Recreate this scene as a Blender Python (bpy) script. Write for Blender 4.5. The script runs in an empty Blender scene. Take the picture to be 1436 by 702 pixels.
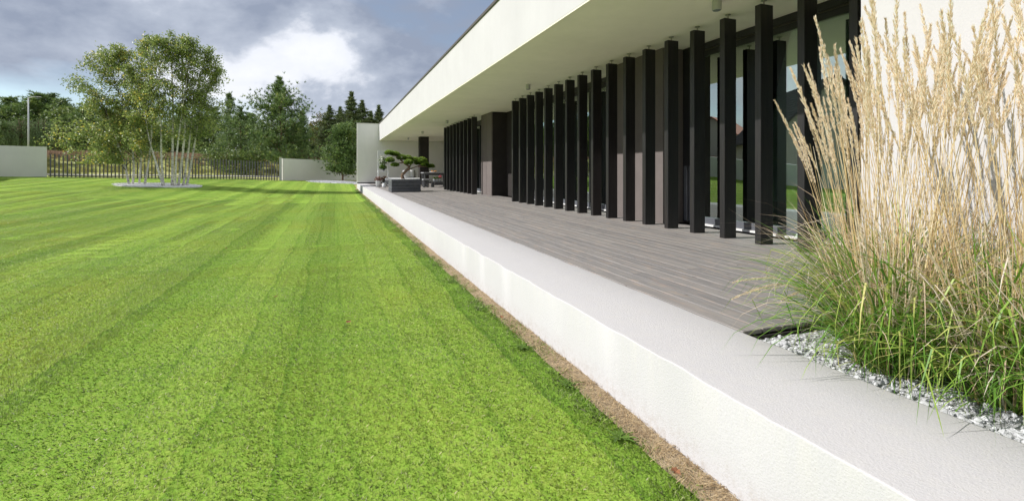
import bpy, math, random
import numpy as np
from mathutils import Vector, Matrix

R = math.radians
scene = bpy.context.scene
COL = scene.collection

# ------------------------------------------------------------------ camera
EYE = 1.304
YAW = R(20.17)
cam_d = bpy.data.cameras.new('camera')
cam = bpy.data.objects.new('camera', cam_d)
COL.objects.link(cam)
cam.location = (0, 0, EYE)
cam.rotation_euler = (R(90), 0, -YAW)
cam_d.sensor_width = 36
cam_d.lens = 17.0
cam_d.shift_y = -112 / 1436
cam_d.clip_start = 0.05
cam_d.clip_end = 3000
scene.camera = cam

# ------------------------------------------------------------------ sky, sun, exposure
SUN_AZ = R(15)            # forward of square to the facade
SUN_EL = R(36.6)
world = bpy.data.worlds.new('World')
scene.world = world
world.use_nodes = True
wn, wl = world.node_tree.nodes, world.node_tree.links
wn.clear()
def W(t, **k):
    n = wn.new(t)
    for a, b in k.items():
        setattr(n, a, b)
    return n
def ramp_set(r, stops, interp='LINEAR'):
    r.interpolation = interp
    while len(r.elements) < len(stops):
        r.elements.new(0.5)
    for e, (p, c) in zip(r.elements, stops):
        e.position = p
        e.color = (c[0], c[1], c[2], 1) if not isinstance(c, (int, float)) else (c, c, c, 1)
w_out = W('ShaderNodeOutputWorld')
sky = W('ShaderNodeTexSky', sky_type='NISHITA', sun_disc=False)
sky.sun_elevation = SUN_EL
sky.sun_rotation = R(270) + SUN_AZ
sky.air_density = 1.0
sky.dust_density = 0.4
bg_sky = W('ShaderNodeBackground')
bg_sky.inputs[1].default_value = 0.08
wl.new(sky.outputs[0], bg_sky.inputs[0])
tc = W('ShaderNodeTexCoord')
mp = W('ShaderNodeMapping')
mp.inputs['Scale'].default_value = (1, 1, 2.6)
mp.inputs['Location'].default_value = (1.2, 2.15, 0.64)
wl.new(tc.outputs['Generated'], mp.inputs[0])
n1 = W('ShaderNodeTexNoise')
n1.inputs['Scale'].default_value = 1.7
n1.inputs['Detail'].default_value = 9
n1.inputs['Roughness'].default_value = 0.5
n1.inputs['Distortion'].default_value = 0.0
wl.new(mp.outputs[0], n1.inputs['Vector'])
cover = W('ShaderNodeValToRGB')
ramp_set(cover.color_ramp, [(0.32, 0.0), (0.45, 1.0)])
wl.new(n1.outputs[0], cover.inputs[0])
mp2 = W('ShaderNodeMapping')
mp2.inputs['Scale'].default_value = (1, 1, 1.6)
mp2.inputs['Location'].default_value = (9, 3, 5)
wl.new(tc.outputs['Generated'], mp2.inputs[0])
n2 = W('ShaderNodeTexNoise')
n2.inputs['Scale'].default_value = 2.4
n2.inputs['Detail'].default_value = 10
n2.inputs['Roughness'].default_value = 0.56
n2.inputs['Distortion'].default_value = 0.15
wl.new(mp2.outputs[0], n2.inputs['Vector'])
shade = W('ShaderNodeValToRGB')
ramp_set(shade.color_ramp, [(0.40, (0.205, 0.238, 0.31)), (0.49, (0.33, 0.365, 0.435)),
                            (0.54, (0.57, 0.59, 0.64)), (0.64, (0.66, 0.67, 0.69))])
wl.new(n2.outputs[0], shade.inputs[0])
bg_cl = W('ShaderNodeBackground')
bg_cl.inputs[1].default_value = 0.92
wl.new(shade.outputs[0], bg_cl.inputs[0])
wmix = W('ShaderNodeMixShader')
wl.new(cover.outputs[0], wmix.inputs[0])
wl.new(bg_sky.outputs[0], wmix.inputs[1])
wl.new(bg_cl.outputs[0], wmix.inputs[2])
wl.new(wmix.outputs[0], w_out.inputs[0])

sun_d = bpy.data.lights.new('sun', 'SUN')
sun_d.energy = 3.15
sun_d.angle = R(0.53)
sun_d.color = (1.0, 0.975, 0.94)
sun = bpy.data.objects.new('sun', sun_d)
COL.objects.link(sun)
to_sun = Vector((-math.cos(SUN_AZ) * math.cos(SUN_EL), math.sin(SUN_AZ) * math.cos(SUN_EL), math.sin(SUN_EL)))
sun.rotation_euler = to_sun.to_track_quat('Z', 'Y').to_euler()
sun.location = to_sun * 60

vs = scene.view_settings
vs.view_transform = 'Standard'
vs.look = 'None'
vs.exposure = 0.78
vs.gamma = 1
vs.use_curve_mapping = False
scene.render.resolution_x, scene.render.resolution_y = 1024, 500

# ------------------------------------------------------------------ helpers
rng = np.random.default_rng(7)
random.seed(7)
FWD = np.array([math.sin(YAW), math.cos(YAW)])
RGT = np.array([math.cos(YAW), -math.sin(YAW)])
def at(px, py, d):
    """A point d metres ahead of the lens that is seen at px, py of the photograph."""
    lat = (px - 718) / 678 * d
    x, y = FWD * d + RGT * lat
    return np.array([x, y, EYE - (py - 239) / 678 * d])

def tag(o, label=None, cat=None, group=None, kind=None):
    if label: o['label'] = label
    if cat: o['category'] = cat
    if group: o['group'] = group
    if kind: o['kind'] = kind
    return o
def empty(name, loc=(0, 0, 0), rz=0):
    o = bpy.data.objects.new(name, None)
    COL.objects.link(o)
    o.location = loc
    o.rotation_euler = (0, 0, rz)
    o.empty_display_size = 0.2
    return o
def link(name, me, parent=None, loc=None, rz=None):
    o = bpy.data.objects.new(name, me)
    COL.objects.link(o)
    if parent is not None: o.parent = parent
    if loc is not None: o.location = loc
    if rz is not None: o.rotation_euler = (0, 0, rz)
    return o

class MB:
    def __init__(s):
        s.v, s.f, s.n = [], [], 0
        s.t = []
    def add(s, v, f, tint=None):
        v = np.asarray(v, float).reshape(-1, 3)
        s.v.append(v)
        s.f.extend([tuple(int(i) + s.n for i in q) for q in f])
        s.n += len(v)
        if tint is not None: s.t.extend([tint] * len(f))
        return s
    def box(s, x0, x1, y0, y1, z0, z1):
        v = [(x0, y0, z0), (x1, y0, z0), (x1, y1, z0), (x0, y1, z0), (x0, y0, z1), (x1, y0, z1), (x1, y1, z1), (x0, y1, z1)]
        return s.add(v, [(0, 3, 2, 1), (4, 5, 6, 7), (0, 1, 5, 4), (1, 2, 6, 5), (2, 3, 7, 6), (3, 0, 4, 7)])
    def cbox(s, x0, x1, y0, y1, z0, z1, b=0.004):
        """box with chamfered edges"""
        v = []
        idx = {}
        for ix, (X, sx) in enumerate(((x0, 1), (x1, -1))):
            for iy, (Y, sy) in enumerate(((y0, 1), (y1, -1))):
                for iz, (Z, sz) in enumerate(((z0, 1), (z1, -1))):
                    for ax in range(3):
                        p = [X + sx * b, Y + sy * b, Z + sz * b]
                        p[ax] = (X, Y, Z)[ax]
                        idx[(ix, iy, iz, ax)] = len(v)
                        v.append(p)
        f = []
        for ax in range(3):
            o1, o2 = [a for a in range(3) if a != ax]
            for sd in (0, 1):
                q = []
                for c in ((0, 0), (1, 0), (1, 1), (0, 1)):
                    k = [0, 0, 0]; k[ax] = sd; k[o1] = c[0]; k[o2] = c[1]
                    q.append(idx[(*k, ax)])
                f.append(q if (sd == 1) == (ax != 1) else q[::-1])
        for ax in range(3):                 # edge chamfers run along ax
            o1, o2 = [a for a in range(3) if a != ax]
            for a1 in (0, 1):
                for a2 in (0, 1):
                    k0 = [0, 0, 0]; k0[o1] = a1; k0[o2] = a2
                    k1 = list(k0); k1[ax] = 1
                    f.append([idx[(*k0, o1)], idx[(*k1, o1)], idx[(*k1, o2)], idx[(*k0, o2)]])
        for ix in (0, 1):
            for iy in (0, 1):
                for iz in (0, 1):
                    f.append([idx[(ix, iy, iz, a)] for a in range(3)])
        return s.add(v, f)
    def tube(s, pts, rad, n=6, cap=True):
        pts = np.asarray(pts, float)
        m = len(pts)
        rad = np.full(m, rad, float) if np.isscalar(rad) else np.asarray(rad, float)
        tan = np.gradient(pts, axis=0)
        tan /= np.linalg.norm(tan, axis=1)[:, None] + 1e-9
        up = np.array([0, 0, 1.0]) if abs(tan[0, 2]) < 0.9 else np.array([1.0, 0, 0])
        a = np.cross(up, tan[0]); a /= np.linalg.norm(a)
        V = []
        for i in range(m):
            a = a - tan[i] * a.dot(tan[i]); a /= np.linalg.norm(a) + 1e-9
            b = np.cross(tan[i], a)
            th = np.arange(n) * 2 * math.pi / n
            V.append(pts[i] + rad[i] * (np.cos(th)[:, None] * a + np.sin(th)[:, None] * b))
        f = []
        for i in range(m - 1):
            for k in range(n):
                k2 = (k + 1) % n
                f.append((i * n + k, i * n + k2, (i + 1) * n + k2, (i + 1) * n + k))
        if cap:
            f.append(tuple(range(n))[::-1])
            f.append(tuple((m - 1) * n + k for k in range(n)))
        return s.add(np.concatenate(V), f)
    def lathe(s, prof, n=20, c=(0, 0, 0)):
        V, f = [], []
        for (r, z) in prof:
            th = np.arange(n) * 2 * math.pi / n
            V.append(np.stack([c[0] + r * np.cos(th), c[1] + r * np.sin(th), np.full(n, c[2] + z)], 1))
        for i in range(len(prof) - 1):
            for k in range(n):
                k2 = (k + 1) % n
                f.append((i * n + k, i * n + k2, (i + 1) * n + k2, (i + 1) * n + k))
        f.append(tuple(range(n))[::-1]); f.append(tuple((len(prof) - 1) * n + k for k in range(n)))
        return s.add(np.concatenate(V), f)
    def mesh(s, name, mat, smooth=False):
        me = bpy.data.meshes.new(name)
        v = np.concatenate(s.v) if s.v else np.zeros((0, 3))
        me.from_pydata(v.tolist(), [], s.f)
        if s.t:
            a = me.attributes.new('tint', 'FLOAT', 'FACE')
            a.data.foreach_set('value', np.asarray(s.t, np.float32))
        me.materials.append(mat)
        if smooth: me.polygons.foreach_set('use_smooth', [True] * len(me.polygons))
        me.update()
        return me
    def obj(s, name, mat, parent=None, smooth=False, loc=None, rz=None):
        return link(name, s.mesh(name, mat, smooth), parent, loc, rz)

def poly_mesh(name, V, k, mat, tint=None, smooth=False):
    """many separate k-gons: V is (n*k, 3)"""
    V = np.ascontiguousarray(V, np.float32).reshape(-1, 3)
    n = len(V) // k
    me = bpy.data.meshes.new(name)
    me.vertices.add(len(V)); me.vertices.foreach_set('co', V.ravel())
    me.loops.add(n * k); me.loops.foreach_set('vertex_index', np.arange(n * k, dtype=np.int32))
    me.polygons.add(n)
    me.polygons.foreach_set('loop_start', np.arange(0, n * k, k, dtype=np.int32))
    me.polygons.foreach_set('loop_total', np.full(n, k, np.int32))
    if tint is not None:
        a = me.attributes.new('tint', 'FLOAT', 'FACE')
        a.data.foreach_set('value', np.asarray(tint, np.float32))
    me.materials.append(mat)
    me.update(calc_edges=True)
    return me

def unit(a):
    return a / (np.linalg.norm(a, axis=-1, keepdims=True) + 1e-9)
def rand_dirs(n, g=rng):
    return unit(g.normal(size=(n, 3)))

# ------------------------------------------------------------------ materials
def new_mat(name):
    m = bpy.data.materials.new(name)
    m.use_nodes = True
    nt = m.node_tree
    nt.nodes.clear()
    out = nt.nodes.new('ShaderNodeOutputMaterial')
    return m, nt, out
class NT:
    def __init__(s, nt): s.nt = nt
    def __call__(s, t, ins=None, **k):
        n = s.nt.nodes.new(t)
        for a, b in k.items(): setattr(n, a, b)
        for a, b in (ins or {}).items():
            if hasattr(b, 'is_linked') or isinstance(b, bpy.types.NodeSocket): s.nt.links.new(b, n.inputs[a])
            else: n.inputs[a].default_value = b
        return n
def c4(c): return (c[0], c[1], c[2], 1)
def ramp(N, fac, stops):
    r = N('ShaderNodeValToRGB', {0: fac})
    ramp_set(r.color_ramp, stops)
    return r.outputs[0]
def mix(N, fac, a, b, mode='MIX'):
    n = N('ShaderNodeMix', data_type='RGBA', blend_type=mode)
    for s_, v in ((0, fac), (6, a), (7, b)):
        if isinstance(v, bpy.types.NodeSocket): N.nt.links.new(v, n.inputs[s_])
        else: n.inputs[s_].default_value = v if s_ == 0 else c4(v)
    return n.outputs[2]
def coords(N, scale=(1, 1, 1), src='pos'):
    if src == 'pos': v = N('ShaderNodeNewGeometry').outputs['Position']
    else: v = N('ShaderNodeTexCoord').outputs['Object']
    return N('ShaderNodeMapping', {0: v, 'Scale': scale}).outputs[0]
def noise(N, vec, scale, detail=4, rough=0.5, dist=0.0):
    return N('ShaderNodeTexNoise', {'Vector': vec, 'Scale': scale, 'Detail': detail, 'Roughness': rough, 'Distortion': dist}).outputs[0]

def m_rough(name, col, var=0.12, scale=6.0, rough=0.8, bump=0.3, bscale=120.0, bdist=0.002, spec=0.3, src='pos', metallic=0.0, rnd=0.0):
    m, nt, out = new_mat(name); N = NT(nt)
    v = coords(N, src=src)
    f = noise(N, v, scale, 5, 0.6)
    dark = tuple(c * (1 - var) for c in col); lite = tuple(min(1, c * (1 + var)) for c in col)
    c = ramp(N, f, [(0.3, dark), (0.7, lite)])
    if rnd:
        oi = N('ShaderNodeObjectInfo').outputs['Random']
        c = mix(N, 1.0, c, ramp(N, oi, [(0, (1 - rnd,) * 3), (1, (1.0,) * 3)]), 'MULTIPLY')
    b = N('ShaderNodeBump', {'Strength': bump, 'Distance': bdist, 'Height': noise(N, v, bscale, 3, 0.6)})
    p = N('ShaderNodeBsdfPrincipled', {'Base Color': c, 'Roughness': rough, 'Specular IOR Level': spec, 'Metallic': metallic, 'Normal': b.outputs[0]})
    nt.links.new(p.outputs[0], out.inputs[0])
    return m

def m_plaster(name, col, streaks=False, bump=0.5, gr=150):
    m, nt, out = new_mat(name); N = NT(nt)
    v = coords(N)
    blot = noise(N, v, 1.1, 6, 0.62)
    fine = noise(N, v, gr, 4, 0.65)
    c = ramp(N, blot, [(0.25, tuple(x * 0.90 for x in col)), (0.75, tuple(min(1, x * 1.03) for x in col))])
    if streaks:
        vs_ = N('ShaderNodeMapping', {0: N('ShaderNodeNewGeometry').outputs['Position'], 'Scale': (9, 9, 0.9)}).outputs[0]
        st = noise(N, vs_, 1.6, 5, 0.6)
        sep = N('ShaderNodeSeparateXYZ', {0: N('ShaderNodeNewGeometry').outputs['Position']})
        hm = N('ShaderNodeMapRange', {0: sep.outputs[2], 1: 0.12, 2: 0.40}).outputs[0]
        stc = ramp(N, st, [(0.46, 0.0), (0.66, 1.0)])
        k = N('ShaderNodeMath', {0: stc, 1: hm}, operation='MULTIPLY').outputs[0]
        k = N('ShaderNodeMath', {0: k, 1: 0.6}, operation='MULTIPLY').outputs[0]
        c = mix(N, k, c, (0.56, 0.54, 0.51))
        sm = N('ShaderNodeMapRange', {0: sep.outputs[2], 1: 0.16, 2: 0.0}).outputs[0]
        spl = ramp(N, noise(N, v, 26, 6, 0.75), [(0.47, 0.0), (0.68, 0.75)])
        c = mix(N, N('ShaderNodeMath', {0: sm, 1: spl}, operation='MULTIPLY').outputs[0], c, (0.30, 0.235, 0.17))
        # dirt speckle on the top, also painted over the edge to mute its sunlit line
        nz = N('ShaderNodeSeparateXYZ', {0: N('ShaderNodeNewGeometry').outputs['Normal']}).outputs[2]
        up = N('ShaderNodeMapRange', {0: nz, 1: 0.10, 2: 0.55}).outputs[0]
        d1 = ramp(N, noise(N, v, 2.3, 7, 0.7), [(0.3, 0.55), (0.7, 1.0)])
        up = N('ShaderNodeMath', {0: up, 1: d1}, operation='MULTIPLY').outputs[0]
        c = mix(N, N('ShaderNodeMath', {0: up, 1: 0.62}, operation='MULTIPLY').outputs[0], c, (0.525, 0.497, 0.482))
        sp = ramp(N, noise(N, v, 60, 2, 0.5), [(0.70, 0.0), (0.74, 0.55)])
        c = mix(N, sp, c, (0.38, 0.35, 0.32))
    else:
        vs_ = N('ShaderNodeMapping', {0: N('ShaderNodeNewGeometry').outputs['Position'], 'Scale': (4, 4, 0.5)}).outputs[0]
        st = ramp(N, noise(N, vs_, 1.3, 5, 0.6), [(0.45, 0.0), (0.75, 0.22)])
        c = mix(N, st, c, tuple(x * 0.82 for x in col))
    c = mix(N, 0.25, c, ramp(N, fine, [(0.3, tuple(x * 0.8 for x in col)), (0.6, col)]))
    b = N('ShaderNodeBump', {'Strength': bump, 'Distance': 0.004, 'Height': fine})
    p = N('ShaderNodeBsdfPrincipled', {'Base Color': c, 'Roughness': 0.92, 'Specular IOR Level': 0.15, 'Normal': b.outputs[0]})
    nt.links.new(p.outputs[0], out.inputs[0])
    return m

def m_leaf(name, stops, trans=0.35, rough=0.5, spec=0.25, patches=None, up=0.0, mow=False):
    """stops: colour ramp over the per-leaf attribute 'tint'"""
    m, nt, out = new_mat(name); N = NT(nt)
    t = N('ShaderNodeAttribute', attribute_name='tint').outputs['Fac']
    c = ramp(N, t, stops)
    if patches:
        f = noise(N, coords(N), patches[0], 4, 0.6)
        c = mix(N, ramp(N, f, [(0.42, 0.0), (0.68, patches[2])]), c, patches[1])
    if mow: c = mow_tone(N, c)
    p = N('ShaderNodeBsdfPrincipled', {'Base Color': c, 'Roughness': rough, 'Specular IOR Level': spec})
    tr = N('ShaderNodeBsdfTranslucent', {0: c})
    if up:                                   # blades lie over each other: the sward's shading leans to the vertical
        gn = N('ShaderNodeNewGeometry').outputs['Normal']
        vm = N('ShaderNodeVectorMath', {0: gn}, operation='SCALE'); vm.inputs['Scale'].default_value = 1 - up
        va = N('ShaderNodeVectorMath', {0: vm.outputs[0], 1: (0, 0, up)}, operation='ADD')
        vn = N('ShaderNodeVectorMath', {0: va.outputs[0]}, operation='NORMALIZE')
        nt.links.new(vn.outputs[0], p.inputs['Normal'])
    mx = N('ShaderNodeMixShader', {0: trans, 1: p.outputs[0], 2: tr.outputs[0]})
    nt.links.new(mx.outputs[0], out.inputs[0])
    return m

def m_deck():
    m, nt, out = new_mat('weathered_deck_wood'); N = NT(nt)
    oi = N('ShaderNodeObjectInfo').outputs['Random']
    geo = N('ShaderNodeNewGeometry').outputs['Position']
    off = N('ShaderNodeCombineXYZ', {0: N('ShaderNodeMath', {0: oi, 1: 37.0}, operation='MULTIPLY').outputs[0],
                                     1: N('ShaderNodeMath', {0: oi, 1: 91.0}, operation='MULTIPLY').outputs[0]})
    pos = N('ShaderNodeVectorMath', {0: geo, 1: off.outputs[0]}, operation='ADD').outputs[0]
    gv = N('ShaderNodeMapping', {0: pos, 'Scale': (38, 1.3, 10)}).outputs[0]
    gr = noise(N, gv, 1.6, 6, 0.65, 1.2)
    c = ramp(N, gr, [(0.28, (0.16, 0.154, 0.155)), (0.5, (0.248, 0.234, 0.226)), (0.75, (0.335, 0.315, 0.302))])
    tone = ramp(N, oi, [(0, (0.86, 0.85, 0.85)), (0.5, (0.98, 0.97, 0.96)), (1, (1.06, 1.03, 1.0))])
    c = mix(N, 1.0, c, tone, 'MULTIPLY')
    # warm worn spots where the grey has rubbed off
    wv = N('ShaderNodeMapping', {0: pos, 'Scale': (9, 2.0, 5)}).outputs[0]
    worn = ramp(N, noise(N, wv, 2.1, 6, 0.7), [(0.52, 0.0), (0.74, 0.6)])
    c = mix(N, worn, c, (0.42, 0.31, 0.23))
    kn = N('ShaderNodeTexVoronoi', {'Vector': N('ShaderNodeMapping', {0: pos, 'Scale': (7, 2.2, 1)}).outputs[0], 'Scale': 1.0})
    knot = ramp(N, kn.outputs[0], [(0.03, 0.85), (0.075, 0.0)])
    c = mix(N, knot, c, (0.09, 0.06, 0.045))
    rv = N('ShaderNodeMapping', {0: pos, 'Scale': (70, 0.7, 10)}).outputs[0]
    red = ramp(N, noise(N, rv, 1.0, 4, 0.6), [(0.64, 0.0), (0.72, 0.6)])
    c = mix(N, red, c, (0.30, 0.16, 0.095))
    b = N('ShaderNodeBump', {'Strength': 0.5, 'Distance': 0.003, 'Height': gr})
    p = N('ShaderNodeBsdfPrincipled', {'Base Color': c, 'Roughness': 0.68, 'Specular IOR Level': 0.3, 'Normal': b.outputs[0]})
    nt.links.new(p.outputs[0], out.inputs[0])
    return m

def m_black_wood():
    m, nt, out = new_mat('black_stained_timber'); N = NT(nt)
    oi = N('ShaderNodeObjectInfo').outputs['Random']
    off = N('ShaderNodeCombineXYZ', {2: N('ShaderNodeMath', {0: oi, 1: 53.0}, operation='MULTIPLY').outputs[0]})
    pos = N('ShaderNodeVectorMath', {0: N('ShaderNodeNewGeometry').outputs['Position'], 1: off.outputs[0]}, operation='ADD').outputs[0]
    gr = noise(N, N('ShaderNodeMapping', {0: pos, 'Scale': (45, 45, 1.6)}).outputs[0], 1.5, 6, 0.65, 0.8)
    c = ramp(N, gr, [(0.3, (0.006, 0.0055, 0.0055)), (0.6, (0.018, 0.0165, 0.0165)), (0.8, (0.042, 0.035, 0.030))])
    bl = ramp(N, noise(N, N('ShaderNodeMapping', {0: pos, 'Scale': (8, 8, 1.0)}).outputs[0], 1.4, 5, 0.65), [(0.52, 0.0), (0.75, 0.6)])
    c = mix(N, bl, c, (0.030, 0.021, 0.016))
    b = N('ShaderNodeBump', {'Strength': 0.45, 'Distance': 0.002, 'Height': gr})
    p = N('ShaderNodeBsdfPrincipled', {'Base Color': c, 'Roughness': 0.42, 'Specular IOR Level': 0.5, 'Normal': b.outputs[0]})
    nt.links.new(p.outputs[0], out.inputs[0])
    return m

def m_glass():
    m, nt, out = new_mat('tinted_window_glass'); N = NT(nt)
    fr = N('ShaderNodeFresnel', {'IOR': 1.5}).outputs[0]
    k = N('ShaderNodeMapRange', {0: fr, 1: 0.0, 2: 1.0, 3: 0.34, 4: 1.0}).outputs[0]
    v = coords(N, (1, 0.6, 0.6))
    b = N('ShaderNodeBump', {'Strength': 0.06, 'Distance': 0.01, 'Height': noise(N, v, 0.9, 1, 0.4)})
    gl = N('ShaderNodeBsdfGlossy', {'Color': (0.86, 0.97, 0.93, 1), 'Roughness': 0.0, 'Normal': b.outputs[0]})
    tr = N('ShaderNodeBsdfTransparent', {0: (0.76, 0.86, 0.82, 1)})
    mx = N('ShaderNodeMixShader', {0: k, 1: tr.outputs[0], 2: gl.outputs[0]})
    nt.links.new(mx.outputs[0], out.inputs[0])
    return m

def m_birch():
    m, nt, out = new_mat('birch_bark'); N = NT(nt)
    v = coords(N, (6, 6, 22))
    f = noise(N, v, 1.1, 5, 0.65)
    c = ramp(N, f, [(0.38, (0.06, 0.05, 0.045)), (0.46, (0.62, 0.59, 0.54)), (0.7, (0.76, 0.73, 0.68))])
    p = N('ShaderNodeBsdfPrincipled', {'Base Color': c, 'Roughness': 0.8, 'Specular IOR Level': 0.2})
    nt.links.new(p.outputs[0], out.inputs[0])
    return m

def mow_tone(N, c):
    """light and shade of leaning blades painted into each mowing pass, with darker wheel lines"""
    sp = N('ShaderNodeSeparateXYZ', {0: N('ShaderNodeNewGeometry').outputs['Position']})
    wob = noise(N, coords(N, (0.4, 0.25, 0)), 1.0, 2, 0.5)
    fine = noise(N, coords(N, (9, 2.2, 0)), 1.0, 4, 0.7)
    x1 = N('ShaderNodeMath', {0: wob, 1: 0.45, 2: sp.outputs[0]}, operation='MULTIPLY_ADD').outputs[0]
    x2 = N('ShaderNodeMath', {0: fine, 1: 0.16, 2: x1}, operation='MULTIPLY_ADD').outputs[0]
    k = N('ShaderNodeMath', {0: x2, 1: 0.36}, operation='DIVIDE').outputs[0]
    cell = N('ShaderNodeMath', {0: k}, operation='FLOOR').outputs[0]
    wn_ = N('ShaderNodeTexWhiteNoise', {'W': cell}, noise_dimensions='1D').outputs[0]
    alt = N('ShaderNodeMath', {0: N('ShaderNodeMath', {0: cell, 1: 2.0}, operation='PINGPONG').outputs[0], 1: 0.5}, operation='MULTIPLY').outputs[0]
    tone = N('ShaderNodeMath', {0: wn_, 1: 0.5, 2: alt}, operation='MULTIPLY_ADD').outputs[0]
    c = mix(N, 1.0, c, ramp(N, tone, [(0.0, (0.83, 0.88, 0.82)), (1.0, (1.16, 1.10, 1.18))]), 'MULTIPLY')
    fr = N('ShaderNodeMath', {0: k}, operation='FRACT').outputs[0]
    ed = ramp(N, fr, [(0.0, 0.40), (0.12, 0.0)])
    return mix(N, ed, c, (0.07, 0.19, 0.012))

def m_ground(name, a, b, c3, s1=0.5, s2=9.0, mow=False):
    m, nt, out = new_mat(name); N = NT(nt)
    v = coords(N)
    f1 = noise(N, v, s1, 6, 0.65); f2 = noise(N, v, s2, 6, 0.7)
    c = ramp(N, f1, [(0.3, a), (0.7, b)])
    c = mix(N, ramp(N, f2, [(0.45, 0.0), (0.7, 0.8)]), c, c3)
    if mow: c = mow_tone(N, c)
    bm = N('ShaderNodeBump', {'Strength': 0.5 if mow else 0.8, 'Distance': 0.02, 'Height': f2})
    p = N('ShaderNodeBsdfPrincipled', {'Base Color': c, 'Roughness': 0.95, 'Specular IOR Level': 0.1, 'Normal': bm.outputs[0]})
    nt.links.new(p.outputs[0], out.inputs[0])
    return m

M = {}
M['white'] = m_plaster('white_render', (0.55, 0.535, 0.54), bump=0.35, gr=110)
M['kerbwall'] = m_plaster('white_wall_render', (0.535, 0.522, 0.528), streaks=True, bump=0.75, gr=120)
M['soffit'] = m_plaster('cream_soffit_render', (0.94, 0.885, 0.73), bump=0.25, gr=160)
M['greywall'] = m_plaster('pale_grey_render', (0.74, 0.72, 0.68), bump=0.3, gr=90)
M['endwall'] = m_plaster('end_wall_render', (0.82, 0.80, 0.76), bump=0.3, gr=90)
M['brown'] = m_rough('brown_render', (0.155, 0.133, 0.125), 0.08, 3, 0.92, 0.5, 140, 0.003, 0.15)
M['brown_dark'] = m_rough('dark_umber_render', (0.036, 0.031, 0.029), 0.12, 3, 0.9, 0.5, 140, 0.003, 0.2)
M['black'] = m_black_wood()
M['frame'] = m_rough('black_window_frame', (0.018, 0.018, 0.02), 0.15, 8, 0.4, 0.05, 200, 0.001, 0.5)
M['sill'] = m_rough('grey_blue_sill_metal', (0.10, 0.105, 0.12), 0.1, 8, 0.45, 0.05, 200, 0.001, 0.5)
M['trim'] = m_rough('pale_drip_strip', (0.72, 0.71, 0.70), 0.05, 8, 0.5, 0.05, 200, 0.001, 0.4)
M['coping'] = m_rough('brown_metal_coping', (0.10, 0.085, 0.07), 0.1, 4, 0.45, 0.05, 100, 0.001, 0.5, metallic=0.3)
M['steel'] = m_rough('brushed_steel', (0.42, 0.40, 0.37), 0.1, 10, 0.35, 0.05, 200, 0.001, 0.5, metallic=0.9)
M['lampgrey'] = m_rough('grey_lamp_housing', (0.42, 0.42, 0.40), 0.05, 10, 0.5, 0.05, 200, 0.001, 0.4)
M['lens'] = m_rough('dull_lamp_lens', (0.20, 0.22, 0.23), 0.05, 10, 0.25, 0.0, 200, 0.001, 0.5)
M['deck'] = m_deck()
M['glass'] = m_glass()
M['room'] = m_rough('room_wall_paint', (0.72, 0.74, 0.71), 0.08, 1, 0.9, 0.1)
M['roomfloor'] = m_rough('room_floor_wood', (0.24, 0.21, 0.18), 0.15, 3, 0.5, 0.1)
M['curtain'] = m_rough('pale_curtain_cloth', (0.55, 0.56, 0.53), 0.1, 4, 0.9, 0.2, 60)
M['slat'] = m_rough('dark_grey_planter_wood', (0.10, 0.103, 0.112), 0.2, 9, 0.6, 0.3, 80, 0.002, 0.4, rnd=0.2)
M['fence'] = m_rough('grey_fence_paint', (0.12, 0.12, 0.13), 0.15, 5, 0.5, 0.2, 60, 0.002, 0.4, rnd=0.15)
M['soil'] = m_ground('sandy_soil', (0.34, 0.26, 0.165), (0.46, 0.36, 0.24), (0.20, 0.15, 0.10), 3.0, 45.0)
M['straw'] = m_leaf('dry_straw', [(0, (0.20, 0.13, 0.07)), (0.5, (0.42, 0.30, 0.16)), (1, (0.58, 0.45, 0.27))], 0.15, 0.7, 0.1)
M['lawnbase'] = m_ground('lawn_thatch', (0.175, 0.32, 0.034), (0.25, 0.39, 0.048), (0.31, 0.375, 0.075), 0.6, 25.0, True)
M['meadow'] = m_ground('meadow_ground', (0.30, 0.36, 0.085), (0.44, 0.43, 0.16), (0.36, 0.28, 0.15), 0.25, 2.0)
M['gravelbase'] = m_ground('gravel_fines', (0.50, 0.50, 0.505), (0.60, 0.60, 0.605), (0.40, 0.39, 0.385), 8.0, 55.0)
M['path'] = m_ground('pale_track', (0.42, 0.40, 0.36), (0.5, 0.47, 0.42), (0.36, 0.33, 0.28), 0.6, 8.0)
M['stone'] = m_rough('white_crushed_stone', (0.58, 0.58, 0.59), 0.3, 25, 0.85, 0.5, 180, 0.003, 0.2, rnd=0.2)
M['palestone'] = m_rough('pale_bed_stone', (0.80, 0.79, 0.78), 0.15, 12, 0.85, 0.4, 60, 0.005, 0.2)
M['palebase'] = m_ground('pale_bed_fines', (0.62, 0.61, 0.60), (0.74, 0.73, 0.72), (0.5, 0.49, 0.48), 3.0, 25.0)
M['blade'] = m_leaf('lawn_blade', [(0, (0.116, 0.26, 0.023)), (0.4, (0.242, 0.423, 0.048)), (0.82, (0.388, 0.539, 0.116)), (0.96, (0.563, 0.595, 0.315)), (1, (0.698, 0.632, 0.473))],
                    0.30, 0.45, 0.25, (0.55, (0.46, 0.47, 0.05), 0.5), 0.9, True)
M['meadowblade'] = m_leaf('meadow_blade', [(0, (0.189, 0.257, 0.039)), (0.5, (0.378, 0.405, 0.091)), (0.8, (0.567, 0.486, 0.195)), (1, (0.567, 0.378, 0.208))], 0.35, 0.7, 0.1, None, 0.75)
M['dockblade'] = m_leaf('dry_dock_stem', [(0, (0.216, 0.128, 0.085)), (0.6, (0.365, 0.23, 0.15)), (1, (0.594, 0.446, 0.273))], 0.3, 0.8, 0.1, None, 0.7)
M['birch'] = m_birch()
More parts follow.
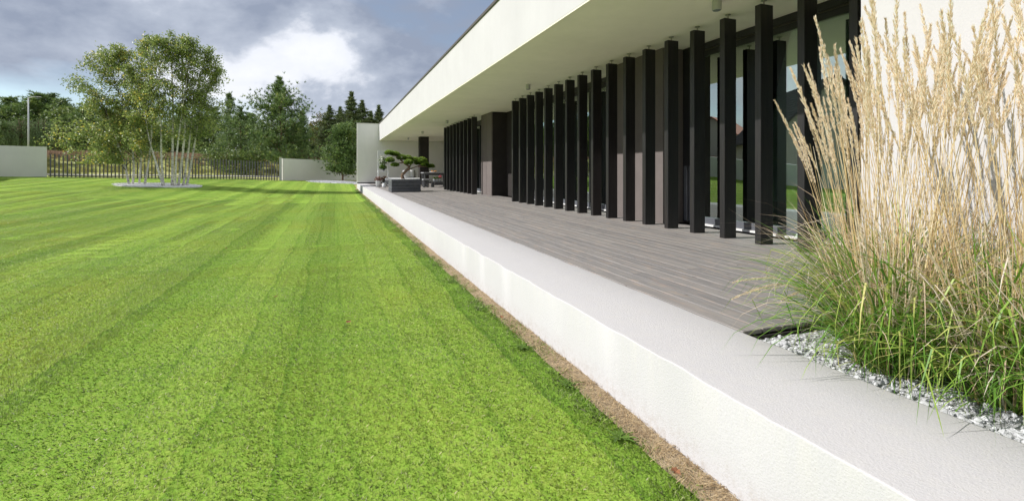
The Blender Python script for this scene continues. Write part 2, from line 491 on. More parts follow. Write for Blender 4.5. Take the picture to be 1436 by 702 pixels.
M['birchleaf'] = m_leaf('birch_leaf', [(0, (0.098, 0.152, 0.034)), (0.4, (0.253, 0.33, 0.08)), (0.75, (0.448, 0.503, 0.138)), (0.9, (0.618, 0.555, 0.138)), (1, (0.9, 0.688, 0.097))], 0.38, 0.45, 0.35, None, 0.3)
M['twig'] = m_rough('dark_twig', (0.09, 0.07, 0.055), 0.2, 10, 0.85, 0.2)
M['pinebark'] = m_rough('pine_bark', (0.17, 0.115, 0.08), 0.35, 8, 0.9, 0.8, 30, 0.02, 0.1)
M['pine'] = m_leaf('pine_needle', [(0, (0.054, 0.098, 0.027)), (0.5, (0.144, 0.229, 0.059)), (0.85, (0.25, 0.332, 0.086)), (1, (0.366, 0.409, 0.106))], 0.28, 0.5, 0.3, None, 0.35)
M['spruce'] = m_leaf('spruce_needle', [(0, (0.044, 0.072, 0.024)), (0.6, (0.114, 0.156, 0.045)), (1, (0.21, 0.238, 0.065))], 0.25, 0.55, 0.25, None, 0.35)
M['oak'] = m_leaf('broad_leaf', [(0, (0.054, 0.095, 0.025)), (0.55, (0.139, 0.204, 0.046)), (1, (0.265, 0.307, 0.071))], 0.3, 0.5, 0.3, None, 0.35)
M['willow'] = m_leaf('willow_leaf', [(0, (0.072, 0.12, 0.044)), (0.6, (0.156, 0.228, 0.088)), (1, (0.252, 0.312, 0.143))], 0.3, 0.5, 0.3)
M['yellowleaf'] = m_leaf('yellowing_leaf', [(0, (0.05, 0.07, 0.01)), (0.6, (0.16, 0.14, 0.02)), (1, (0.28, 0.20, 0.03))], 0.3, 0.5, 0.3)
M['bonsai'] = m_leaf('cloud_pine_needle', [(0, (0.075, 0.156, 0.014)), (0.5, (0.25, 0.408, 0.042)), (1, (0.525, 0.648, 0.108))], 0.3, 0.5, 0.3, None, 0.6)
M['plume'] = m_leaf('straw_plume', [(0, (0.585, 0.451, 0.279)), (0.5, (0.878, 0.748, 0.571)), (1, (0.9, 0.9, 0.781))], 0.5, 0.7, 0.15)
M['culm'] = m_leaf('straw_culm', [(0, (0.489, 0.325, 0.14)), (0.5, (0.758, 0.584, 0.315)), (1, (0.9, 0.814, 0.628))], 0.2, 0.45, 0.35)
M['reedleaf'] = m_leaf('reed_leaf', [(0, (0.074, 0.187, 0.021)), (0.55, (0.191, 0.361, 0.046)), (0.85, (0.413, 0.505, 0.105)), (1, (0.663, 0.605, 0.222))], 0.35, 0.4, 0.4)
M['dryleaf'] = m_leaf('dry_reed_leaf', [(0, (0.396, 0.289, 0.179)), (0.5, (0.66, 0.537, 0.389)), (1, (0.818, 0.729, 0.628))], 0.35, 0.6, 0.2)
M['whitepot'] = m_rough('white_enamel', (0.74, 0.75, 0.76), 0.06, 8, 0.4, 0.05)
M['whitewood'] = m_rough('white_painted_wood', (0.74, 0.74, 0.74), 0.06, 8, 0.6, 0.1)
M['greywood'] = m_rough('grey_garden_furniture', (0.10, 0.10, 0.105), 0.15, 8, 0.6, 0.15)
M['greytop'] = m_rough('grey_table_top', (0.30, 0.30, 0.31), 0.1, 8, 0.55, 0.1)
M['cloth'] = m_rough('white_cushion_cloth', (0.76, 0.76, 0.77), 0.05, 8, 0.9, 0.3, 40, 0.01)
M['heather'] = m_leaf('heather_flower', [(0, (0.10, 0.09, 0.04)), (0.5, (0.30, 0.17, 0.15)), (1, (0.55, 0.36, 0.34))], 0.2, 0.7, 0.1)
M['rust'] = m_leaf('maroon_leaf', [(0, (0.05, 0.03, 0.02)), (1, (0.20, 0.10, 0.06))], 0.2, 0.7, 0.1)
M['petal'] = m_leaf('white_petal', [(0, (0.6, 0.62, 0.5)), (1, (0.8, 0.8, 0.78))], 0.3, 0.6, 0.1)
M['pink'] = m_leaf('pink_petal', [(0, (0.45, 0.06, 0.10)), (1, (0.75, 0.25, 0.30))], 0.3, 0.6, 0.1)
M['herb'] = m_leaf('potted_leaf', [(0, (0.04, 0.09, 0.01)), (1, (0.13, 0.22, 0.03))], 0.3, 0.5, 0.3)
M['bread'] = m_rough('bread_crust', (0.42, 0.22, 0.08), 0.3, 20, 0.7, 0.3)
M['orange'] = m_rough('fruit_skin', (0.55, 0.20, 0.03), 0.1, 20, 0.5, 0.1)
M['deadleaf'] = m_rough('brown_dead_leaf', (0.24, 0.10, 0.045), 0.3, 40, 0.7, 0.3)
M['ornament'] = m_rough('pale_glass_ornament', (0.62, 0.70, 0.64), 0.1, 20, 0.15, 0.0)
M['tileroof'] = m_rough('dark_roof_tile', (0.075, 0.065, 0.062), 0.2, 4, 0.7, 0.3, 30, 0.01, rnd=0.25)
M['neighbour'] = m_plaster('neighbour_render', (0.42, 0.40, 0.36), bump=0.2, gr=60)
M['redroof'] = m_rough('red_roof_tile', (0.33, 0.11, 0.06), 0.2, 4, 0.8, 0.3, 30, 0.01)
M['pole'] = m_rough('pale_lamp_pole', (0.55, 0.57, 0.6), 0.05, 8, 0.5, 0.05)

# ------------------------------------------------------------------ terrain
FB = at(66, 248, 30.7)[:2]
FC = at(393, 252, 39.5)[:2]
FD = at(485, 249.5, 45.2)[:2]
fdir = (FC - FB) / np.linalg.norm(FC - FB)
fnor = np.array([-fdir[1], fdir[0]])
QX = np.array([-400, 16, 18.5, 20, 22, 24, 26, 28, 30, 33, 37, 45, 60, 500.0])
QZ = np.array([0, 0, 0.02, 0.06, 0.16, 0.27, 0.39, 0.47, 0.55, 0.70, 0.89, 1.1, 1.2, 1.2])
def sstep(t):
    t = np.clip(t, 0, 1)
    return t * t * (3 - 2 * t)
def ground_z(x, y):
    x = np.asarray(x, float); y = np.asarray(y, float)
    q = -0.8 * x + 0.6 * y
    z = np.interp(q, QX, QZ)
    for dq in (-1.2, 1.2): z = z + np.interp(q + dq, QX, QZ)
    z = z / 3
    s = (x - FB[0]) * fnor[0] + (y - FB[1]) * fnor[1]
    bank = sstep((s - 8) / 14) * 1.75
    bank = bank * sstep((40 - x) / 25)
    und = 0.025 * np.sin(x * 0.55 + 0.3 * y) * np.sin(y * 0.31 + 1.1) * sstep((2.0 - x) / 6)
    return z + bank + und * sstep((y - 4) / 8)
def gz(x, y): return float(ground_z(x, y))

def grid_mesh(xs, ys, dz, keep=None):
    X, Y = np.meshgrid(xs, ys)
    Z = ground_z(X, Y) + dz
    V = np.stack([X, Y, Z], -1).reshape(-1, 3)
    nx, ny = len(xs), len(ys)
    F = []
    for j in range(ny - 1):
        for i in range(nx - 1):
            if keep and not keep((xs[i] + xs[i + 1]) / 2, (ys[j] + ys[j + 1]) / 2): continue
            a = j * nx + i
            F.append((a, a + 1, a + nx + 1, a + nx))
    return MB().add(V, F)

xs = np.concatenate([[-700, -400, -250, -170, -120, -90], np.arange(-75, 40.1, 1.25), [50, 70, 100, 150, 250, 400, 700]])
ys = np.concatenate([[-300, -150, -70, -40, -25], np.arange(-15, 95.1, 1.25), [100, 110, 125, 150, 190, 260, 400, 900]])
tag(grid_mesh(xs, ys, -0.05).obj('ground', M['meadow'], smooth=True), kind='structure')

LAWN_EDGE = 1.39            # the lawn stops short of the wall; bare soil between
def fence_side(x, y): return (x - FB[0]) * fnor[0] + (y - FB[1]) * fnor[1]
def side_x(y): return np.interp(y, [-20, 22, 38], [-14.6, -15.2, -19.9])
def on_lawn(x, y):
    return (x < LAWN_EDGE and fence_side(x, y) < -0.15) if y < 35.2 else (x < 8 and fence_side(x, y) < -0.15 and y < 50)
lx = np.concatenate([np.arange(-21, 0.9, 0.5), [1.0, LAWN_EDGE + 0.02]])
ly = np.arange(-8, 43.1, 0.5)
tag(grid_mesh(lx, ly, 0.0, lambda x, y: fence_side(x, y) < 0.3 and x > side_x(y) - 0.2).obj('lawn', M['lawnbase'], smooth=True), kind='structure')
# soil strip at the foot of the white wall
sy = np.arange(-3, 34.95, 0.2)
mb = MB(); V = []; F = []
for j, y in enumerate(sy):
    for i, x in enumerate((1.35, 1.39, 1.43, 1.46, 1.50)):
        V.append((x, y, 0.006 + 0.014 * i / 4 + rng.uniform(-0.006, 0.006) + gz(x, y)))
for j in range(len(sy) - 1):
    for i in range(4):
        a = j * 5 + i; F.append((a, a + 1, a + 6, a + 5))
soil = tag(mb.add(V, F).obj('soil_strip', M['soil'], smooth=True), kind='structure')
# dry clippings on the soil
n = 6500
yy = 1.0 + 13 * rng.random(n) ** 1.7
xx = 1.345 + 0.14 * rng.random(n)
a = rng.uniform(0, math.pi, n); L = rng.uniform(0.012, 0.035, n); w = 0.0016
dx, dy = np.cos(a) * L, np.sin(a) * L
zz = 0.022 + 0.012 * rng.random(n) + ground_z(xx, yy); dz = rng.uniform(-0.006, 0.008, n)
P = np.stack([np.stack([xx - dx - dy * w / L, yy - dy + dx * w / L, zz - dz], 1), np.stack([xx + dx, yy + dy, zz + dz], 1), np.stack([xx - dx + dy * w / L, yy - dy - dx * w / L, zz - dz], 1)], 1)
tag(link('dry_clippings', poly_mesh('dry_clippings', P, 3, M['straw'], rng.random(n))), 'dry straw clippings lying on the sandy soil along the white wall', 'straw', kind='stuff')

# ------------------------------------------------------------------ low white wall
WT = 0.404
prof = [(1.481, -0.12), (1.481, WT - 0.007), (1.4817, WT - 0.004), (1.4835, WT - 0.0018), (1.4862, WT - 0.0004), (1.491, WT), (1.80, WT + 0.001), (2.125, WT), (2.140, WT - 0.004), (2.146, WT - 0.012), (2.146, -0.12)]
wy = np.concatenate([np.arange(-3, 6, 0.08), np.arange(6, 34.9, 0.35), [34.98]])
V, F = [], []
k = len(prof)
for j, y in enumerate(wy):
    wob = 0.0018 * math.sin(y * 7.3) + 0.0012 * math.sin(y * 17.1 + 1) + rng.normal(0, 0.0012)
    for i, (x, z) in enumerate(prof):
        V.append((x + (wob if 0 < i < 6 else 0), y, z + (wob * 0.7 if 1 < i < 9 else 0)))
for j in range(len(wy) - 1):
    for i in range(k - 1):
        a = j * k + i; F.append((a, a + k, a + k + 1, a + 1))
F.append(tuple(range(k))); F.append(tuple((len(wy) - 1) * k + i for i in range(k))[::-1])
tag(MB().add(V, F).obj('garden_wall', M['kerbwall'], smooth=True), 'long low white rendered retaining wall between the lawn and the wooden terrace', 'wall')

# ------------------------------------------------------------------ terrace deck, every board its own piece
DZ = 0.402
deck = tag(MB().box(2.16, 9.6, 2.16, 34.9, 0.02, DZ - 0.034).obj('terrace_deck', M['brown_dark']), kind='structure')
def board_mesh(w, L):
    return MB().cbox(-w / 2, w / 2, 0, L, -0.027, 0, 0.003).mesh('board', M['deck'])
bw, gap = 0.1405, 0.0055
x = 2.153 + bw / 2
row = 0
cache = {}
while x < 5.55:
    ends = [2.10]
    y = 2.10 + [2.3, 3.9, 1.5, 3.1][row % 4] + 0.0
    while y < 12.6:
        ends.append(y); y += 4.0
    ends.append(13.2)
    y = 13.2 + [3.2, 4.8, 2.2, 5.6][row % 4]
    while y < 33.8:
        ends.append(y); y += 5.4
    ends.append(34.92)
    for a, b in zip(ends[:-1], ends[1:]):
        L = round(b - a - (0.03 if abs(b - 13.2) < 1e-6 else 0.004), 3)
        if L not in cache: cache[L] = board_mesh(bw, L)
        link('board', cache[L], deck, (x, a, DZ + rng.uniform(-0.0012, 0.0012)), rng.uniform(-1, 1) * 0.001 / L)
    x += bw + gap
    row += 1
# wide patio bay beyond the glazing at the far end
while x < 9.6:
    if 11.7 not in cache: cache[11.7] = board_mesh(bw, 11.7)
    link('board', cache[11.7], deck, (x, 23.2, DZ))
    x += bw + gap

# ------------------------------------------------------------------ the house
SOF = EYE + 2.09
ROOF = EYE + 3.242
XF = 2.944
XC = 4.86
XP = 5.25
XG = 5.75
house = tag(empty('house', (8, 15, 0.0)), 'long low modern white house with deep flat roof and black timber fins', 'house')
HO = np.array([8, 15, 0.0])
def H(name, mb, mat, parent=house, smooth=False):
    """build with world coordinates, parent under the house Empty"""
    for v in mb.v: v -= HO
    o = mb.obj(name, mat, parent, smooth)
    return o
def HC(name, mb, mat, parent, smooth=False):
    for v in mb.v: v -= HO
    return mb.obj(name, mat, parent, smooth)
roof = H('roof', MB().box(XF, 16, -6, 34.99, SOF + 0.02, ROOF), M['white'])
HC('coping', MB().box(XF - 0.035, 16.03, -6.03, 34.9, ROOF + 0.001, ROOF + 0.05), M['coping'], roof)
H('soffit', MB().box(XF + 0.004, 15.9, -5.9, 34.98, SOF, SOF + 0.019), M['soffit'])
# end wall closing the terrace
ew = H('end_wall', MB().box(1.47, 16, 35.0, 35.3, -0.1, ROOF + 0.01), M['endwall'])
HC('plinth', MB().box(1.47, 9.6, 34.985, 34.999, WT + 0.003, WT + 0.075), M['frame'], ew)
HC('coping', MB().box(1.45, 2.9, 34.97, 35.33, ROOF + 0.012, ROOF + 0.035), M['greywall'], ew)
# white wing behind the reed grass
H('wing_wall', MB().box(3.75, 5.7, -6, 2.53, -0.1, SOF - 0.003), M['white'])
# brown rendered walls
H('wall', MB().box(XP, XG + 0.15, 6.84, 8.5, DZ + 0.002, SOF - 0.002), M['brown'])
for a, b in ((16.402, 17.03), (17.05, 17.7)):
    H('wall_panel', MB().box(XP, XP + 0.04, a, b, DZ + 0.002, SOF - 0.002), M['brown'])
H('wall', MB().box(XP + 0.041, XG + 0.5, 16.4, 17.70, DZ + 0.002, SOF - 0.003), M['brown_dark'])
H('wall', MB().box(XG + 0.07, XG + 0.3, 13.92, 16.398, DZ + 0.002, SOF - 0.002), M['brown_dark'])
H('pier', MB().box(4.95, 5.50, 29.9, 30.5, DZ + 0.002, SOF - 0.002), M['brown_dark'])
H('wall', MB().box(9.62, 9.9, 23.0, 34.99, 0, SOF - 0.002), M['endwall'])
H('wall', MB().box(XG + 0.02, 9.6, 23.02, 23.3, 0, SOF - 0.002), M['endwall'])
# glazing: frames, panes, sills
def glazing(y0, y1, mull, door=False):
    h = H('window_frame', MB().box(XG - 0.05, XG + 0.07, y0, y1, SOF - 0.105, SOF - 0.003)
          .box(XG - 0.01, XG + 0.07, y0, y1, SOF - 0.21, SOF - 0.12), M['frame'])
    HC('track', MB().box(XG - 0.02, XG + 0.05, y0, y1, SOF - 0.119, SOF - 0.106), M['coping'], h)
    s_ = H('sill', MB().box(XG - 0.05, XG + 0.07, y0, y1, DZ + 0.035, DZ + 0.135), M['sill'])
    HC('drip_strip', MB().box(XG - 0.075, XG + 0.07, y0, y1, DZ + 0.001, DZ + 0.033), M['trim'], s_)
    e = [y0] + list(mull) + [y1]
    for m in e:
        w = 0.035 if m not in (y0, y1) else 0.05
        a, b = max(y0, m - w), min(y1, m + w)
        HC('mullion', MB().box(XG - 0.03, XG + 0.05, a, b, DZ + 0.137, SOF - 0.212), M['frame'], h)
    for a, b in zip(e[:-1], e[1:]):
        H('pane', MB().box(XG + 0.005, XG + 0.012, a + 0.03, b - 0.03, DZ + 0.13, SOF - 0.205), M['glass'])
glazing(2.56, 6.52, [])
glazing(8.52, 13.9, [10.2, 11.9])
glazing(17.72, 23.0, [19.5, 21.3])
# sliding door leaf edge with its handle
d_ = H('door', MB().box(XG - 0.06, XG + 0.05, 6.53, 6.61, DZ + 0.03, SOF - 0.004).box(XG - 0.09, XG + 0.05, 6.62, 6.83, DZ + 0.03, SOF - 0.004), M['frame'])
HC('handle', MB().box(XG - 0.11, XG - 0.065, 6.555, 6.585, DZ + 0.95, DZ + 1.13), M['steel'], d_)
HC('kick_strip', MB().box(XG - 0.098, XG - 0.091, 6.65, 6.68, DZ + 0.05, DZ + 0.98).box(XG - 0.098, XG - 0.091, 6.73, 6.80, DZ + 0.05, DZ + 0.98), M['sill'], d_)
# the rooms behind the glass
H('room_floor', MB().box(XG + 0.08, 12, 2.6, 13.9, 0.30, DZ + 0.02), M['roomfloor'])
H('room_wall', MB().box(11.9, 12.1, -2, 23.2, DZ, SOF - 0.004), M['room'])
H('room_wall', MB().box(XG + 0.08, 11.9, 2.2, 2.5, DZ, SOF - 0.004), M['room'])
H('room_wall', MB().box(XG + 0.31, 11.9, 13.95, 14.2, DZ, SOF - 0.004), M['room'])
H('room_wall', MB().box(XG + 0.51, 11.9, 17.0, 17.2, DZ, SOF - 0.004), M['room'])
H('room_floor', MB().box(XG + 0.08, 12, 17.3, 23.0, 0.30, DZ + 0.02), M['roomfloor'])
def curtain(y0, y1, x0):
    V, F = [], []
    nn = int((y1 - y0) / 0.025)
    for i in range(nn + 1):
        y = y0 + (y1 - y0) * i / nn
        V += [(x0 + 0.035 * math.sin(i * 0.9), y, DZ + 0.03), (x0 + 0.03 * math.sin(i * 0.9), y, SOF - 0.02)]
    for i in range(nn): F.append((2 * i, 2 * i + 2, 2 * i + 3, 2 * i + 1))
    H('curtain', MB().add(V, F), M['curtain'], smooth=True)
curtain(6.0, 6.45, XG + 0.2)
curtain(8.6, 9.1, XG + 0.2)
curtain(12.9, 13.8, XG + 0.2)
curtain(17.8, 18.9, XG + 0.2)
# black timber fins, each with its steel pin to the soffit
fin_me = MB().cbox(0, 0.20, 0, 0.09, 0.0, 2.93 - 0.004, 0.004).mesh('fin', M['black'])
pin_me = MB().lathe([(0.011, 0), (0.011, 0.05)], 10).lathe([(0.035, 0.05), (0.035, 0.058)], 14).mesh('pin', M['steel'])
pin_h = SOF - (DZ + 2.926)
pin_me = MB().lathe([(0.011, 0), (0.011, pin_h - 0.008)], 10).lathe([(0.036, pin_h - 0.008), (0.036, pin_h - 0.0005)], 14).mesh('pin', M['steel'])
fins = [3.31 + 0.58 * i for i in range(18)] + [17.6 + 0.612 * i for i in range(9)]
for y in fins:
    o = link('fin', fin_me, house, Vector((XC, y, DZ)) - Vector(HO), rng.uniform(-1, 1) * 0.008)
    p = link('pin', pin_me, o, (0.10, 0.045, 2.926))
# ceiling lamps
for i, y in enumerate((4.72, 10.9, 19.9, 25.9, 31.2)):
    lab = ['round grey soffit downlight above the gap between fins nearest the reed grass',
           'grey cylinder soffit lamp in front of the long near row of fins',
           'grey cylinder soffit lamp at the near end of the far group of fins',
           'small grey cylinder soffit lamp above the patio, between planter and fins',
           'small grey cylinder soffit lamp closest to the far end wall'][i]
    t = tag(empty('ceiling_lamp', (4.42, y, SOF - 0.13)), lab, 'lamp', 'cylinder lamps along the soffit')
    MB().lathe([(0.052, 0.01), (0.056, 0.014), (0.056, 0.1295)], 24).obj('housing', M['lampgrey'], t, smooth=False)
    MB().lathe([(0.044, 0.004), (0.046, 0.0095)], 24).obj('lens', M['lens'], t)
t = empty('glass_ornament', (XG - 0.12, 4.55, DZ + 0.004))
tag(t, 'pale green glass ornament on the deck against the window sill', 'ornament')
MB().lathe([(0.02, 0.0), (0.055, 0.015), (0.072, 0.045), (0.06, 0.078), (0.03, 0.095), (0.012, 0.10)], 18).obj('bowl', M['ornament'], t, smooth=True)
MB().lathe([(0.012, 0.099), (0.018, 0.108), (0.004, 0.118)], 12).obj('knob', M['ornament'], t, smooth=True)

# ------------------------------------------------------------------ boundary walls and fence
def wall_run(name, p, q, h0, h1, th, label, mat, z_off=-0.2):
    p, q = np.array(p), np.array(q)
    d = (q - p); L = np.linalg.norm(d); d = d / L; nn = np.array([-d[1], d[0]]) * th
    V, F = [], []
    k = max(2, int(L / 1.5) + 1)
    for i in range(k):
        c = p + d * L * i / (k - 1)
        top = h0 + (h1 - h0) * i / (k - 1)
        g = gz(*c)
        for (o, z) in ((0, g + z_off), (0, top), (1, top), (1, g + z_off)):
            V.append((c[0] + nn[0] * o, c[1] + nn[1] * o, z))
    for i in range(k - 1):
        for j in range(4):
            a = i * 4 + j; b = i * 4 + (j + 1) % 4
            F.append((a, b, b + 4, a + 4))
    F.append((0, 1, 2, 3)[::-1]); F.append(tuple((k - 1) * 4 + j for j in range(4)))
    return tag(MB().add(V, F).obj(name, mat), label, 'wall')
corner = FB - fdir * 3.2
zw = at(66, 205.8, 30.7)[2]
wall_run('boundary_wall', corner, FB - fdir * 0.02, zw + 0.02, zw, 0.25, 'tall pale grey rendered boundary wall left of the picket fence', M['greywall'])
wall_run('boundary_wall', (-14.6, -14), (-15.2, 22), 1.55, 1.65, 0.25, 'white side boundary wall seen mirrored in the window glass', M['white'])
wall_run('boundary_wall', (-15.25, 22.02), (corner[0] - 0.05, corner[1] - 0.06), 1.65, zw + 0.02, 0.25, 'white side boundary wall meeting the grey corner wall', M['white'])
zc = at(398, 222, 39.3)[2]
wr = wall_run('boundary_wall', FC + fdir * 0.18, FD, zc, at(478, 225.5, 45)[2], 0.25, 'pale grey boundary wall behind the dark garden pine', M['greywall'])
wall_run('boundary_wall', FD + np.array([0.02, 0.02]), FD + np.array([9, 3.5]), zc, zc + 0.1, 0.25, 'pale grey boundary wall running on behind the house end wall', M['greywall'])
MB_ = MB().box(-0.09, 0.09, -0.09, 0.09, -0.2, zc - gz(*FC) + 0.06)
MB_.box(-0.11, 0.11, -0.11, 0.11, zc - gz(*FC) + 0.061, zc - gz(*FC) + 0.09)
tag(MB_.obj('gate_post', M['white'], None, False, (FC[0] + fdir[0] * 0.04, FC[1] + fdir[1] * 0.04 - 0.13, gz(*FC))), 'slim white post where the picket fence meets the pale wall', 'post')
# picket fence
fence = tag(empty('picket_fence', (FB[0], FB[1], gz(*FB))), 'long dark grey metal picket fence behind the birch trees', 'fence')
LF = np.linalg.norm(FC - FB)
npk = 68
pk = MB().cbox(-0.036, 0.036, -0.025, 0.025, 0, 1.50, 0.004).mesh('picket', M['fence'])
f0 = np.array([FB[0], FB[1], gz(*FB)])
ang = math.atan2(fdir[1], fdir[0])
for i in range(npk):
    c = FB + fdir * (0.16 + (LF - 0.40) * i / (npk - 1))
    o = link('picket', pk, fence, Vector((c[0], c[1], gz(*c) - 0.03)) - Vector(f0), ang)
    o.scale = (1, 1, rng.uniform(0.992, 1.006))
V, F = [], []
for i in range(14):
    c = FB + fdir * (0.05 + (LF - 0.2) * i / 13)
    for z in (0.04, 0.10):
        for s_ in (0.03, 0.06):
            V.append((c[0] + fnor[0] * s_ - f0[0], c[1] + fnor[1] * s_ - f0[1], gz(*c) + z - f0[2]))
for i in range(13):
    a = i * 4
    for (p, q) in ((0, 1), (1, 3), (3, 2), (2, 0)): F.append((a + p, a + q, a + q + 4, a + p + 4))
MB().add(V, F).obj('rail', M['fence'], fence)

# ------------------------------------------------------------------ gravel beds
GB = DZ - 0.045
bed = tag(MB().box(2.15, 3.748, -1.0, 2.095, 0.1, GB - 0.006).obj('gravel_bed', M['gravelbase']), kind='structure')
phi = (1 + 5 ** 0.5) / 2
ICO = unit(np.array([(-1, phi, 0), (1, phi, 0), (-1, -phi, 0), (1, -phi, 0), (0, -1, phi), (0, 1, phi), (0, -1, -phi), (0, 1, -phi), (phi, 0, -1), (phi, 0, 1), (-phi, 0, -1), (-phi, 0, 1)], float))
IF = [(0, 11, 5), (0, 5, 1), (0, 1, 7), (0, 7, 10), (0, 10, 11), (1, 5, 9), (5, 11, 4), (11, 10, 2), (10, 7, 6), (7, 1, 8), (3, 9, 4), (3, 4, 2), (3, 2, 6), (3, 6, 8), (3, 8, 9), (4, 9, 5), (2, 4, 11), (6, 2, 10), (8, 6, 7), (9, 8, 1)]
def rock(size):
    return ICO * (1 + rng.uniform(-0.28, 0.28, (12, 1))) * np.array([1, rng.uniform(0.6, 0.95), rng.uniform(0.45, 0.75)]) * size
rocks = [MB().add(rock(1.0), IF).mesh('stone', M['stone']) for _ in range(8)]
for i in range(300):                       # the stones along the wall, seen largest
    y = 0.55 + 1.45 * rng.random()
    x = 2.165 + 0.33 * rng.random() ** 1.3
    o = link('stone', rocks[i % 8], bed, (x, y, GB + rng.uniform(-0.006, 0.008)))
    s_ = rng.uniform(0.010, 0.023)
    o.scale = (s_, s_, s_)
    o.rotation_euler = tuple(rng.uniform(-0.5, 0.5, 2)) + (rng.uniform(0, 6.28),)
mb = MB()
for i in range(10500):
    y = -0.9 + 2.97 * rng.random(); x = 2.16 + 1.57 * rng.random() ** 1.25
    r_ = rock(rng.uniform(0.006, 0.016))
    c, s_ = math.cos(i), math.sin(i)
    r_ = r_ @ np.array([[c, s_, 0], [-s_, c, 0], [0, 0, 1]])
    mb.add(r_ + [x, y, GB + rng.uniform(-0.014, 0.002)], IF)
tag(mb.obj('small_stones', M['stone'], bed), kind='stuff')
# bark edging under the end of the deck
tag(MB().box(2.17, 3.74, 2.078, 2.098, GB - 0.03, GB + 0.012).obj('edging_board', M['brown_dark']), 'dark edging board under the cut end of the terrace deck', 'board')

BC = at(222, 258, 27.4)
def bed_disc(name, cx, cy, rx, ry, rot, mat, n=48):
    V = [(cx, cy, gz(cx, cy) + 0.035)]; F = []
    rings = 6
    for k in range(1, rings + 1):
        for i in range(n):
            th = i * 2 * math.pi / n
            ex, ey = rx * k / rings * math.cos(th), ry * k / rings * math.sin(th)
            w = 1 + 0.03 * math.sin(3 * th + 1)
            X_, Y_ = cx + w * (ex * math.cos(rot) - ey * math.sin(rot)), cy + w * (ex * math.sin(rot) + ey * math.cos(rot))
            V.append((X_, Y_, gz(X_, Y_) + (0.045 if k < rings else -0.02)))
    for i in range(n): F.append((0, 1 + i, 1 + (i + 1) % n))
    for k in range(rings - 1):
        for i in range(n):
            a = 1 + k * n + i; b = 1 + k * n + (i + 1) % n
            F.append((a, a + n, b + n, b))
    return MB().add(V, F).obj(name, mat, smooth=True)
BR = (2.3, 1.75, -YAW)
tag(bed_disc('gravel_bed', BC[0], BC[1], *BR, M['palebase']), kind='structure')
mb = MB()
for i in range(2600):
    th = rng.uniform(0, 6.28); r_ = math.sqrt(rng.random()) * 0.97
    ex, ey = BR[0] * r_ * math.cos(th), BR[1] * r_ * math.sin(th)
    X_, Y_ = BC[0] + ex * math.cos(BR[2]) - ey * math.sin(BR[2]), BC[1] + ex * math.sin(BR[2]) + ey * math.cos(BR[2])
    mb.add(rock(rng.uniform(0.02, 0.045)) + [X_, Y_, gz(X_, Y_) + 0.05], IF)
tag(mb.obj('bed_gravel', M['palestone']), 'pale grey crushed stone around the birch trunks', 'gravel', kind='stuff')
g2 = at(462, 254, 39.5)
tag(bed_disc('gravel_bed', g2[0] + 0.6, g2[1], 2.5, 1.7, -0.2, M['gravelbase']), kind='structure')
mb = MB()
for i in range(1200):
    th = rng.uniform(0, 6.28); r_ = math.sqrt(rng.random()) * 2.4
    X_, Y_ = g2[0] + 0.6 + r_ * math.cos(th), g2[1] + r_ * 0.68 * math.sin(th)
    mb.add(rock(rng.uniform(0.025, 0.05)) + [X_, Y_, gz(X_, Y_) + 0.05], IF)
tag(mb.obj('bed_gravel', M['stone']), 'pale grey crushed stone under the dark garden pine', 'gravel', kind='stuff')

# ------------------------------------------------------------------ lawn blades (instanced turf tiles)
def blades(n, size, hmin, hmax, width, lean, spread, tint_pow=1.0, seg=2, g=rng):
    """n blades over a square tile, mown and lying towards local +Y"""
    bx = g.uniform(-size / 2, size / 2, (n, 2)) * 1.02
    h = g.uniform(hmin, hmax, n)
    az = g.normal(math.pi / 2, spread, n)
    le = np.abs(g.normal(lean, 0.28, n))
    d = np.stack([np.cos(az), np.sin(az)], 1)
    fa = g.uniform(0, 2 * math.pi, n)
    wv = np.stack([np.cos(fa), np.sin(fa), np.zeros(n)], 1) * (width * g.uniform(0.7, 1.3, n))[:, None] / 2
    p0 = np.concatenate([bx, np.full((n, 1), -0.006)], 1)
    p1 = p0 + np.concatenate([d * (h * 0.5 * np.sin(le * 0.6))[:, None], (h * 0.5 * np.cos(le * 0.6))[:, None]], 1)
    p2 = p1 + np.concatenate([d * (h * 0.5 * np.sin(le * 1.5))[:, None], (h * 0.5 * np.cos(le * 1.5))[:, None]], 1)
    t = g.random(n) ** tint_pow
    V = np.stack([p0 - wv, p0 + wv, p1 + wv * 0.85, p2, p1 - wv * 0.85], 1)
    return V.reshape(-1, 3), t
def hidden_collection(name, meshes):
    c = bpy.data.collections.new(name)
    for i, me in enumerate(meshes):
        o = bpy.data.objects.new('%s_%03d' % (name, i), me)
        c.objects.link(o)
    return c
